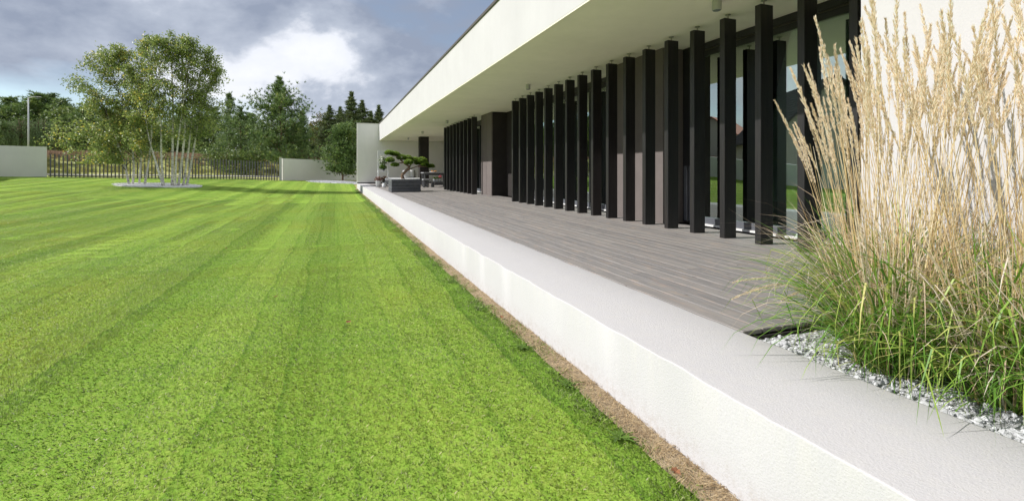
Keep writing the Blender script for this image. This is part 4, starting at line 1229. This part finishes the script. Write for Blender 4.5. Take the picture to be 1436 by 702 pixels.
# ------------------------------------------------------------------ neighbour's house, mirrored in the glass
def gable_house(name, c, rz, w, L, eave, ridge, wall_m, roof_m, label, tiles=True):
    zb = gz(c[0], c[1])
    t = tag(empty(name, (c[0], c[1], zb), rz), label, 'house')
    mb = MB()
    V = [(-w / 2, -L / 2, -0.3), (w / 2, -L / 2, -0.3), (w / 2, -L / 2, eave), (0, -L / 2, ridge), (-w / 2, -L / 2, eave)]
    V += [(x_, L / 2, z_) for (x_, _, z_) in V]
    mb.add(V, [(0, 1, 2, 3, 4), (9, 8, 7, 6, 5), (1, 6, 7, 2), (0, 4, 9, 5)]).obj('wall', wall_m, t)
    sl = math.atan2(ridge - eave, w / 2)
    ov = 0.6
    rl = (w / 2 + ov) / math.cos(sl)
    r_ = None
    for sgn in (-1, 1):
        r_ = MB().box(-L / 2 - 0.5, L / 2 + 0.5, 0, rl, 0.0, 0.12).obj('roof', roof_m, t)
        r_.matrix_local = Matrix.Translation((0, 0, ridge + 0.02)) @ Matrix.Rotation(-sgn * math.pi / 2, 4, 'Z') @ Matrix.Rotation(-sl, 4, 'X')
        if tiles:
            tm = None
            nrow = int(rl / 0.42)
            tm = MB().box(-L / 2 - 0.5, L / 2 + 0.5, 0, 0.44, 0.125, 0.165).mesh('tile_course', roof_m)
            V_, F_ = [], []
            nx = int((L + 1) / 0.15)
            for i in range(nx + 1):
                x_ = -L / 2 - 0.5 + (L + 1) * i / nx
                hgt = 0.15 + 0.03 * abs(math.sin(i * math.pi / 2))
                V_ += [(x_, 0.0, hgt - 0.02), (x_, 0.43, hgt + 0.02), (x_, 0.43, 0.13)]
            for i in range(nx): F_ += [(3 * i, 3 * i + 3, 3 * i + 4, 3 * i + 1), (3 * i + 1, 3 * i + 4, 3 * i + 5, 3 * i + 2)]
            tm = MB().add(V_, F_).mesh('tile_course', roof_m)
            for k in range(nrow): link('tile_course', tm, r_, (0, k * 0.42, 0))
    for (y0, y1, z0, z1) in ((-1.2, 0.2, 1.0, 2.3), (1.4, 2.8, 1.0, 2.3)):
        wd = MB().box(w / 2 + 0.002, w / 2 + 0.05, y0, y1, z0, z1).obj('window', M['whitewood'], t)
        MB().box(w / 2 + 0.052, w / 2 + 0.06, y0 + 0.08, y1 - 0.08, z0 + 0.08, z1 - 0.08).obj('pane', M['frame'], wd)
    return t
gable_house('neighbour_house', (-31.0, 34.0), R(28), 9.5, 11, 3.3, 8.2, M['neighbour'], M['tileroof'], 'neighbouring gabled house with dark tiled roof, mirrored in the window glass')
gable_house('neighbour_house', (-48.0, 62.0), R(60), 9, 12, 3.0, 6.5, M['neighbour'], M['redroof'], 'distant red-roofed house, mirrored in the window glass beside the dark roof', False)
for (x_, y_, ms, s_, lb) in ((-27, 48, oak_a, 0.75, 'small leafy garden tree beside the neighbouring house, mirrored in the glass'), (-33, 55, pine_b, 0.9, 'garden pine beyond the neighbouring house, mirrored in the glass'), (-24, 17, oak_b, 0.6, 'leafy garden tree behind the white side wall, mirrored in the glass'), (-40, 20, pine_c, 1.0, 'tall pine far behind the white side wall, mirrored in the glass')):
    o = tag(empty('garden_tree', (x_, y_, gz(x_, y_) - 0.2), x_), lb, 'tree', 'trees mirrored in the glass')
    o.scale = (s_,) * 3
    link('trunk', ms[0], o); link('crown', ms[1], o)

# ------------------------------------------------------------------ planter with cloud-pruned pine
PX0, PX1, PY0, PY1, PH = 2.22, 3.43, 20.5, 21.7, 0.565
pc = np.array([(PX0 + PX1) / 2, (PY0 + PY1) / 2, DZ])
t = tag(empty('planter', pc), 'square dark grey slatted wooden planter on the terrace', 'planter')
hw = (PX1 - PX0) / 2
sl_h = (PH - 0.03) / 4
for side in range(4):
    me = MB().cbox(-hw + 0.002, hw - 0.032, -hw, -hw + 0.03, 0, sl_h - 0.012, 0.004).mesh('slat', M['slat'])
    for k in range(4):
        o = link('slat', me, t, (0, 0, 0.012 + k * sl_h), side * math.pi / 2)
MB().box(-hw + 0.034, hw - 0.034, -hw + 0.034, hw - 0.034, 0.002, PH - 0.05).obj('liner', M['brown_dark'], t)
MB().box(-hw + 0.036, hw - 0.036, -hw + 0.036, hw - 0.036, PH - 0.048, PH - 0.03).obj('soil', M['gravelbase'], t)
bd = 20.95
def bp(px, py, dd=0.0): return at(px, py, bd + dd)
b0 = bp(566, 250.2)
b0[2] = DZ + PH - 0.04
t = tag(empty('bonsai_pine', b0), 'cloud-pruned pine with a twisted trunk and flat foliage pads in the planter', 'bonsai')
tr = [b0 - [0, 0, 0.03], bp(563, 246), bp(568, 241), bp(573, 236), bp(575, 234), bp(569, 230.5), bp(563, 225.5), bp(557, 219), bp(550, 217)]
MB().tube(smooth_path(tr, 24) - b0, np.linspace(0.075, 0.018, 24), 8).obj('trunk', M['pinebark'], t, True)
br = MB()
for pl in ([bp(568, 241), bp(576, 236.5, .1), bp(586, 233, .2), bp(594, 230, .2)], [bp(586, 233, .2), bp(597, 234, .3), bp(604, 234, .3)], [bp(566, 228), bp(558, 229, -.1), bp(551, 231, -.2)], [bp(573, 235), bp(577, 230, .2), bp(579, 226, .2)], [bp(566, 228), bp(568, 226, .1), bp(568, 224, .1)]):
    br.tube(smooth_path(pl, 9) - b0, np.linspace(0.035, 0.01, 9), 6)
br.obj('branch', M['pinebark'], t, True)
for i, (px, py, rx, rz_, dd) in enumerate(((546, 214.8, 6.2, 3.6, 0), (554, 216.5, 6.0, 3.4, 0.1), (547, 225, 5.5, 4.2, -0.2), (554, 231.5, 5.2, 2.8, -0.2),
                                           (563, 221.5, 6.2, 4.6, 0.1), (572, 222.5, 6.0, 4.2, 0.2), (573, 228, 5.8, 4.0, -0.1), (582, 224.5, 5.4, 3.6, 0.25),
                                           (592, 225.5, 6.4, 4.6, 0.2), (596, 230.0, 5.0, 4.2, 0.15), (604.5, 233.4, 5.0, 2.7, 0.3), (586, 229, 4.5, 3.0, 0.3))):
    g = np.random.default_rng(300 + i)
    c = bp(px, py, dd); s_ = bd / 678
    q = rand_dirs(520, g) * (g.random((520, 1)) ** 0.15)
    q[:, 2] = np.where(q[:, 2] < 0, q[:, 2] * 0.55, q[:, 2])
    P = c - b0 + q * np.array([rx * s_, rx * s_ * 1.05, rz_ * s_])
    V = tufts(P, unit(q + [0, 0, 0.5]), g, 5, 0.06, 0.02, 0.6)
    link('foliage_pad', poly_mesh('foliage_pad', V, 3, M['bonsai'], np.repeat(np.clip(g.beta(2, 2, 520) * 0.8 + 0.2 * q[:, 2], 0, 1), 5)), t)

# ------------------------------------------------------------------ patio furniture at the far end
def blob_foliage(name, parent, c, r, n, size, mat, seed, squash=0.8):
    g = np.random.default_rng(seed)
    q = rand_dirs(n, g) * (g.random((n, 1)) ** 0.4) * np.array([r, r, r * squash])
    return link(name, poly_mesh(name, leaf_quads(np.array(c) + q, size, g), 4, mat, g.random(n)), parent)
# sofa
sx0, sx1, sy0 = 2.72, 4.75, 28.4
t = tag(empty('garden_sofa', ((sx0 + sx1) / 2, sy0 + 0.4, DZ)), 'low white garden sofa behind the planter', 'sofa')
w2 = (sx1 - sx0) / 2
MB().cbox(-w2, w2, -0.4, 0.4, 0.10, 0.30, 0.01).obj('frame', M['greytop'], t)
MB().cbox(-w2 + 0.02, w2 - 0.02, -0.41, 0.38, 0.302, 0.47, 0.04).obj('seat_cushion', M['cloth'], t)
for sx in (-1, 1):
    for sy_ in (-1, 1): MB().box(sx * (w2 - 0.08) - 0.04, sx * (w2 - 0.08) + 0.04, sy_ * 0.33 - 0.04, sy_ * 0.33 + 0.04, 0.0, 0.099).obj('leg', M['greywood'], t)
for i, (px, tilt) in enumerate(((573, 0.2), (577.5, -0.15), (582, 0.3))):
    p = at(px, 246, 27.6)
    V = []; n_ = 10; F = []
    for a in range(n_ + 1):
        for b in range(n_ + 1):
            u, v = a / n_ * 2 - 1, b / n_ * 2 - 1
            th = 0.10 * (1 - u ** 4) * (1 - v ** 4)
            V.append((u * 0.24 * (1 - 0.08 * v * v), -th, 0.24 + v * 0.24 * (1 - 0.08 * u * u)))
    V += [(x_, -y_ + 0.001, z_) for (x_, y_, z_) in V]
    for k_ in (0, (n_ + 1) ** 2):
        for a in range(n_):
            for b in range(n_):
                i0 = k_ + a * (n_ + 1) + b
                F.append((i0, i0 + n_ + 1, i0 + n_ + 2, i0 + 1))
    o = MB().add(V, F).obj('cushion', [M['cloth'], M['cloth'], M['greytop']][i], None, True, (p[0], sy0 + 0.18 + 0.09 * i, DZ + 0.468))
    o.rotation_euler = (-0.25, 0, tilt)
    tag(o, ['plump white cushion propped on the garden sofa, by the bonsai trunk', 'white cushion in the middle of the garden sofa', 'grey cushion propped at the end of the garden sofa'][i], 'cushion')
# table, stool, bench
def legged(name, x0, x1, y0, y1, h, th, leg, label, cat, mt, ml):
    t = tag(empty(name, ((x0 + x1) / 2, (y0 + y1) / 2, DZ)), label, cat)
    a, b = (x1 - x0) / 2, (y1 - y0) / 2
    MB().cbox(-a, a, -b, b, h - th, h, 0.006).obj('top', mt, t)
    for sx in (-1, 1):
        for sy_ in (-1, 1):
            MB().cbox(sx * (a - leg) - leg / 2, sx * (a - leg) + leg / 2, sy_ * (b - leg) - leg / 2, sy_ * (b - leg) + leg / 2, 0, h - th - 0.001, 0.003).obj('leg', ml, t)
    MB().box(-a + leg * 1.7, a - leg * 1.7, -b + leg * 0.6, -b + leg * 1.3, h - th - 0.10, h - th - 0.002).obj('apron', ml, t)
    return t
d = 26.6
xa, xb = at(593.5, 0, d)[0], at(623, 0, d)[0]
ytab = at(600, 0, d)[1]
legged('garden_table', xa, xb + 0.3, ytab, ytab + 0.9, 0.80, 0.06, 0.10, 'grey garden table laid with a tray beside the dark pier', 'table', M['greytop'], M['greywood'])
xs_, xe = at(593, 0, 25.9)[0], at(602.5, 0, 25.9)[0]
legged('stool', xs_, xe, ytab - 0.75, ytab - 0.3, 0.45, 0.07, 0.08, 'low dark grey stool between the planter and the garden table', 'stool', M['greytop'], M['greywood'])
xs_, xe = at(606, 0, 25.7)[0], at(622, 0, 25.7)[0]
legged('plant_bench', xs_, xe + 0.35, ytab - 0.85, ytab - 0.4, 0.30, 0.09, 0.10, 'low dark bench carrying small white flower pots', 'bench', M['greywood'], M['greywood'])
t = tag(empty('serving_tray', (at(611, 0, d)[0], ytab + 0.3, DZ + 0.801)), 'tray of fruit and bread on the garden table', 'tray')
MB().lathe([(0.20, 0.0), (0.23, 0.012), (0.25, 0.035), (0.24, 0.035), (0.21, 0.015)], 24).obj('dish', M['whitewood'], t, True)
for i in range(6):
    MB().lathe([(0.012, 0), (0.035, 0.012), (0.045, 0.038), (0.032, 0.066), (0.006, 0.078)], 12, (0.12 * math.cos(i), 0.12 * math.sin(i), 0.017)).obj('fruit', M['orange'] if i % 2 else M['bread'], t, True)
for i, px in enumerate((611.3, 615.6, 620)):
    p = at(px, 0, 25.7)
    t = tag(empty('flower_pot', (p[0], ytab - 0.62, DZ + 0.301)), ['small white pot of green herbs on the low dark bench, nearest the stool', 'small white pot of green herbs in the middle of the low dark bench', 'small white pot of pink flowers on the low dark bench'][i], 'flower pot')
    MB().lathe([(0.055, 0), (0.072, 0.13), (0.078, 0.14), (0.066, 0.14), (0.06, 0.11)], 16).obj('pot', M['whitepot'], t, True)
    blob_foliage('foliage', t, (0, 0, 0.19), 0.085, 160, 0.04, M['herb'], 60 + i)
    if i == 2: blob_foliage('flowers', t, (0, 0, 0.27), 0.10, 160, 0.045, M['pink'], 66)
# tall white plant stand with flowers
d = 31.0
x0, x1 = at(529.6, 0, d)[0], at(545.6, 0, d)[0]
ysd = at(537, 0, d)[1]
cx = (x0 + x1) / 2; a = (x1 - x0) / 2
t = tag(empty('plant_stand', (cx, ysd, DZ)), 'tall white ladder-backed plant stand against the end wall', 'plant stand')
for sx in (-1, 1):
    MB().cbox(sx * (a - 0.03) - 0.03, sx * (a - 0.03) + 0.03, 0.16, 0.21, 0, 2.18, 0.004).obj('post', M['whitewood'], t)
    MB().cbox(sx * (a - 0.03) - 0.03, sx * (a - 0.03) + 0.03, -0.21, -0.16, 0, 0.80, 0.004).obj('leg', M['whitewood'], t)
MB().cbox(-a + 0.062, a - 0.062, 0.17, 0.20, 1.88, 2.18, 0.004).obj('back_board', M['whitewood'], t)
MB().cbox(-a + 0.062, a - 0.062, 0.17, 0.20, 1.30, 1.38, 0.004).obj('back_board', M['whitewood'], t)
MB().cbox(-a, a, -0.22, 0.155, 0.801, 0.87, 0.004).obj('shelf', M['whitewood'], t)
MB().cbox(-a + 0.062, a - 0.062, -0.15, 0.14, 0.30, 0.34, 0.004).obj('shelf', M['whitewood'], t)
t = tag(empty('flower_pot', (cx - 0.03, ysd - 0.03, DZ + 0.872)), 'leafy potted plant with white blossoms on the tall white stand', 'flower pot')
MB().lathe([(0.10, 0), (0.14, 0.16), (0.15, 0.17), (0.13, 0.17), (0.12, 0.14)], 18).obj('pot', M['greytop'], t, True)
blob_foliage('foliage', t, (0, -0.05, 0.24), 0.24, 520, 0.09, M['herb'], 70, 0.65)
blob_foliage('foliage', t, (0.02, 0, 0.62), 0.26, 260, 0.09, M['herb'], 71, 1.0)
blob_foliage('flowers', t, (-0.04, -0.05, 0.68), 0.30, 110, 0.10, M['petal'], 72, 1.0)
# floor pots
p = at(530.5, 0, 26.6)
t = tag(empty('flower_pot', (p[0], p[1], DZ + 0.002)), 'white enamel bucket of pinkish heather on the deck by the low wall', 'flower pot')
MB().lathe([(0.115, 0), (0.15, 0.34), (0.158, 0.35), (0.14, 0.35), (0.135, 0.30)], 20).obj('bucket', M['whitepot'], t, True)
blob_foliage('flowers', t, (0, 0, 0.42), 0.21, 420, 0.06, M['heather'], 73, 0.75)
p = at(538.8, 0, 25.4)
t = tag(empty('jug', (p[0], p[1], DZ + 0.002)), 'small round white jug on the deck beside the heather bucket', 'jug')
MB().lathe([(0.07, 0), (0.105, 0.06), (0.11, 0.13), (0.08, 0.20), (0.085, 0.235), (0.07, 0.235), (0.065, 0.2)], 20).obj('body', M['whitepot'], t, True)
MB().tube([[0.10, 0, 0.08], [0.16, 0, 0.11], [0.155, 0, 0.17], [0.085, 0, 0.205]], 0.011, 6).obj('handle', M['whitepot'], t, True)
p = at(539.5, 0, 28.0)
t = tag(empty('flower_pot', (p[0], p[1], DZ + 0.002)), 'dark pot of maroon foliage in front of the tall white stand', 'flower pot')
MB().lathe([(0.10, 0), (0.14, 0.28), (0.15, 0.29), (0.13, 0.29), (0.12, 0.25)], 18).obj('pot', M['greywood'], t, True)
blob_foliage('foliage', t, (0, 0, 0.40), 0.22, 320, 0.07, M['rust'], 74, 0.8)

# ------------------------------------------------------------------ feather reed grass in the gravel
def plume_mesh(seed, L, rmax, H0, curve):
    """a culm of height H0 carrying a plume of length L; both bend by `curve` towards +X"""
    g = np.random.default_rng(seed)
    def axis(s):
        return np.stack([curve * s ** 2.2 * (H0 + L), 0 * s + 0.02 * np.sin(s * 5 + seed), s * (H0 + L) * (1 - 0.35 * abs(curve) * s ** 2)], -1)
    cul = axis(np.linspace(0, 1, 12))
    mb = MB().tube(cul, np.linspace(0.0020, 0.0008, 12), 4)
    mb.t = [float(np.clip(0.5 + 0.25 * math.sin(seed * 1.7) + 0.0 * i, 0, 1)) for i in range(len(mb.f))]
    n = 380
    u = g.random(n) ** 0.9
    s = (H0 + L * u) / (H0 + L)
    c = axis(s); tan = unit(axis(np.minimum(s + 0.01, 1.05)) - axis(s))
    env = rmax * np.sin(np.clip(u * 0.93 + 0.09, 0, 1) * math.pi) ** 0.7 * (0.65 + 0.35 * np.sin(u * 34 + seed))
    o = rand_dirs(n, g); o = unit(o - tan * np.sum(o * tan, 1, keepdims=True))
    r_ = env * g.random(n) ** 0.6
    base = c + o * (r_ * 0.55)[:, None] - tan * 0.006
    d = unit(tan * 1.0 + o * 0.35)
    ln = g.uniform(0.010, 0.022, n)[:, None]
    sd = unit(np.cross(d, rand_dirs(n, g))) * g.uniform(0.0011, 0.0021, (n, 1))
    V = np.stack([base - d * ln * 0.2, base + d * ln * 0.4 + sd, base + d * ln, base + d * ln * 0.4 - sd], 1).reshape(-1, 3)
    return mb.mesh('stalk', M['culm']), poly_mesh('plume', V, 4, M['plume'], np.clip(g.normal(0.55, 0.22, n), 0, 1))
stalk_v = [plume_mesh(500 + i, rng.uniform(0.32, 0.46), rng.uniform(0.0095, 0.0165), rng.uniform(0.92, 1.15), rng.uniform(0.02, 0.12)) for i in range(10)]
droop_v = plume_mesh(530, 0.24, 0.018, 0.62, 0.75)
def ribbon(g, n, base_r, Lmin, Lmax, wid, el_lo, el_hi, bend, ox=0, oy=0, mat=None, name='leaf_blades', parent=None, tpow=1.0, seg=7):
    """n arching strap leaves as quad strips"""
    th = g.uniform(0, 2 * math.pi, n); rr = base_r * np.sqrt(g.random(n))
    p = np.stack([ox + rr * np.cos(th), oy + rr * np.sin(th), np.full(n, -0.01)], 1)
    az = th + g.normal(0, 0.9, n); el = g.uniform(el_lo, el_hi, n); L = g.uniform(Lmin, Lmax, n)
    bd_ = np.abs(g.normal(bend, bend * 0.5, n)); w = wid * g.uniform(0.5, 1.3, n)
    tw = g.normal(0, 0.5, n)
    rows = []
    kink = g.random(n) < 0.18
    for k in range(seg + 1):
        d = np.stack([np.cos(az) * np.cos(el), np.sin(az) * np.cos(el), np.sin(el)], 1)
        sd = np.stack([-np.sin(az + tw), np.cos(az + tw), 0.3 * np.sin(tw * 3)], 1)
        f = k / seg
        ww = w * (0.75 + 0.5 * f) * (1 - f ** 3) + 0.0003
        rows.append((p - sd * ww[:, None] / 2, p + sd * ww[:, None] / 2))
        p = p + d * (L / seg)[:, None]
        el = el - bd_ / seg * (0.4 + 1.6 * f)
        el = np.where(kink & (k == 4), el - 1.2, el)
        az = az + g.normal(0, 0.06, n)
    Q = []
    for k in range(seg):
        Q.append(np.stack([rows[k][0], rows[k][1], rows[k + 1][1], rows[k + 1][0]], 1))
    V = np.concatenate(Q).reshape(-1, 3)
    V[:, 2] = np.maximum(V[:, 2], np.where(V[:, 0] + parent.location[0] < 2.16, WT - GB + 0.006, -0.012))
    t = np.tile(g.random(n) ** tpow, seg)
    o = link(name, poly_mesh(name, V, 4, mat, t), parent)
    tag(o, kind='stuff')
    return o
reeds = [  # x, y, stalks, leaf count, stalk spread, label
    (2.98, 1.93, 34, 560, 0.16, 'reed grass clump overhanging the cut end of the deck, plumes against the glass', 0.0),
    (2.52, 1.55, 30, 620, 0.14, 'reed grass clump with arching green leaves next to the deck-end clump', 0.0),
    (3.10, 1.72, 30, 360, 0.17, 'reed grass clump close against the white wall, behind the deck-end clump', 0.0),
    (2.62, 1.15, 28, 640, 0.15, 'thick reed grass clump leaning over the white stones', 0.0),
    (3.30, 1.28, 24, 320, 0.16, 'tall reed grass clump close against the white wall, behind the thick clump', 0.0),
    (2.62, 0.80, 22, 520, 0.14, 'reed grass clump at the open end of the gravel bed', 0.0),
]
for ri, (rx, ry, ns, nl, sp, lab, _z) in enumerate(reeds):
    g = np.random.default_rng(700 + ri)
    t = tag(empty('reed_grass', (rx, ry, GB)), 'feathery straw-coloured ' + lab, 'ornamental grass', 'reed grass clumps in the gravel bed')
    for k in range(int(ns * 1.15)):
        sm, pm = stalk_v[int(g.integers(10))]
        th = g.uniform(0, 6.28); r_ = sp * math.sqrt(g.random())
        o = link('stalk', sm, t, (r_ * math.cos(th), r_ * math.sin(th), -0.01))
        le = abs(g.normal(0, 0.09)) + 0.30 * r_ / sp * (0.5 if ri != 0 else 0.62)
        out = th + g.normal(0, 0.5)
        # lean outwards about the clump's middle, bend in the same direction
        q = Matrix.Rotation(out, 4, 'Z') @ Matrix.Rotation(le * 0.55, 4, 'Y')
        o.rotation_euler = q.to_euler()
        s_ = g.uniform(0.86, 1.12) * (1.0 if ri == 0 else 1.16)
        o.scale = (s_, s_, s_)
        link('plume', pm, o)
    if ri == 0:
        for k, (az, le, s_) in enumerate(((math.pi * 0.93, 0.50, 0.95), (math.pi * 0.80, 0.42, 0.8), (math.pi * 1.02, 0.40, 0.75))):
            o = link('stalk', droop_v[0], t, (-0.10, 0.03 * k, 0.0))
            o.rotation_euler = (Matrix.Rotation(az, 4, 'Z') @ Matrix.Rotation(le, 4, 'Y')).to_euler()
            o.scale = (s_,) * 3
            link('plume', droop_v[1], o)
    # crowded bare culms
    n = 90
    mb = MB(); tt = []
    for k in range(n):
        th = g.uniform(0, 6.28); r_ = sp * 1.1 * math.sqrt(g.random())
        L = g.uniform(0.5, 1.25); le = g.normal(0, 0.10) + 0.16 * r_ / sp
        b_ = np.array([r_ * math.cos(th), r_ * math.sin(th), -0.01])
        dv = np.array([math.cos(th) * math.sin(le), math.sin(th) * math.sin(le), math.cos(le)])
        f0_ = len(mb.f)
        mb.tube([b_, b_ + dv * L * 0.5, b_ + dv * L + rng.normal(0, 0.03, 3)], [0.0021, 0.0017, 0.0008], 4, False)
        tt += [float(g.random())] * (len(mb.f) - f0_)
    mb.t = tt
    tag(mb.obj('culms', M['culm'], t), kind='stuff')
    ribbon(g, int(nl * 1.25), sp * 0.98, 0.32, 0.95, 0.008, 0.75, 1.52, 1.5, mat=M['reedleaf'], name='green_leaves', parent=t, tpow=1.1)
    ribbon(g, int(nl * 0.35), sp * 1.0, 0.18, 0.40, 0.006, 0.3, 1.2, 1.0, mat=M['reedleaf'], name='short_leaves', parent=t)
    ribbon(g, int(nl * 0.5), sp * 1.0, 0.3, 1.1, 0.006, 0.9, 1.55, 1.3, mat=M['dryleaf'], name='dry_leaves', parent=t)

# ------------------------------------------------------------------ small things at the lawn's edge
def weed(x_, y_, seed, label):
    g = np.random.default_rng(seed)
    t = tag(empty('weed', (x_, y_, gz(x_, y_) + 0.01)), label, 'weed')
    for k in range(9):
        az = k * 0.72 + g.normal(0, 0.2); L = g.uniform(0.06, 0.11); el = g.uniform(0.2, 0.7)
        V, F = [], []
        for j in range(7):
            f = j / 6
            w = 0.011 * math.sin(min(1, f * 1.15 + 0.1) * math.pi) * (1 + 0.5 * (-1) ** j)
            c = np.array([math.cos(az) * f * L, math.sin(az) * f * L, math.sin(el) * L * f * (1 - 0.7 * f)])
            s_ = np.array([-math.sin(az), math.cos(az), 0]) * w
            V += [c - s_, c + [0, 0, -0.003], c + s_]
        for j in range(6):
            b_ = j * 3
            F += [(b_, b_ + 1, b_ + 4, b_ + 3), (b_ + 1, b_ + 2, b_ + 5, b_ + 4)]
        m_ = MB().add(V, F); m_.t = [0.6 + 0.4 * float(g.random())] * len(F)
        m_.obj('leaf', M['herb'], t)
weed(1.30, 2.02, 1, 'broad-leaved weed on the sandy soil strip, the one closest to the deck-end reed grass')
weed(1.33, 2.62, 2, 'toothed green weed at the lawn edge, second along the soil strip')
weed(1.29, 3.30, 3, 'small green weed at the lawn edge, farthest along the soil strip')
def leaf_shape(seed):
    g = np.random.default_rng(seed)
    out = [(0, -0.5), (0.18, -0.3), (0.34, -0.32), (0.30, -0.05), (0.42, 0.1), (0.22, 0.2), (0.0, 0.5), (-0.22, 0.2), (-0.42, 0.1), (-0.30, -0.05), (-0.34, -0.32), (-0.18, -0.3)]
    V = [(0, 0, 0.0)] + [(x_, y_, 0.10 * abs(x_) + g.uniform(0, 0.14)) for x_, y_ in out]
    return MB().add(V, [(0, 1 + i, 1 + (i + 1) % 12) for i in range(12)]).mesh('fallen_leaf', M['deadleaf'])
lv = [leaf_shape(i) for i in range(3)]
for i, (px, py) in enumerate(((703, 441), (948, 654), (722, 462), (57, 312), (317, 347), (489, 450), (493, 364), (387, 415), (160, 300))):
    d = 678 * (EYE - 0.05) / (py - 239)
    p = at(px, py, d)
    edge = p[0] > 1.1
    o = link('fallen_leaf', lv[i % 3], None, (p[0], p[1], gz(p[0], p[1]) + (0.03 if edge else 0.045)))
    o.scale = (0.05,) * 3
    o.rotation_euler = (rng.uniform(-0.3, 0.3), rng.uniform(-0.3, 0.3), rng.uniform(0, 6.28))
    tag(o, 'curled brown fallen leaf on the soil strip by the white wall' if edge else 'small brown fallen leaf lying on the mown lawn', 'leaf', 'fallen leaves on the soil strip' if edge else 'fallen leaves on the lawn')
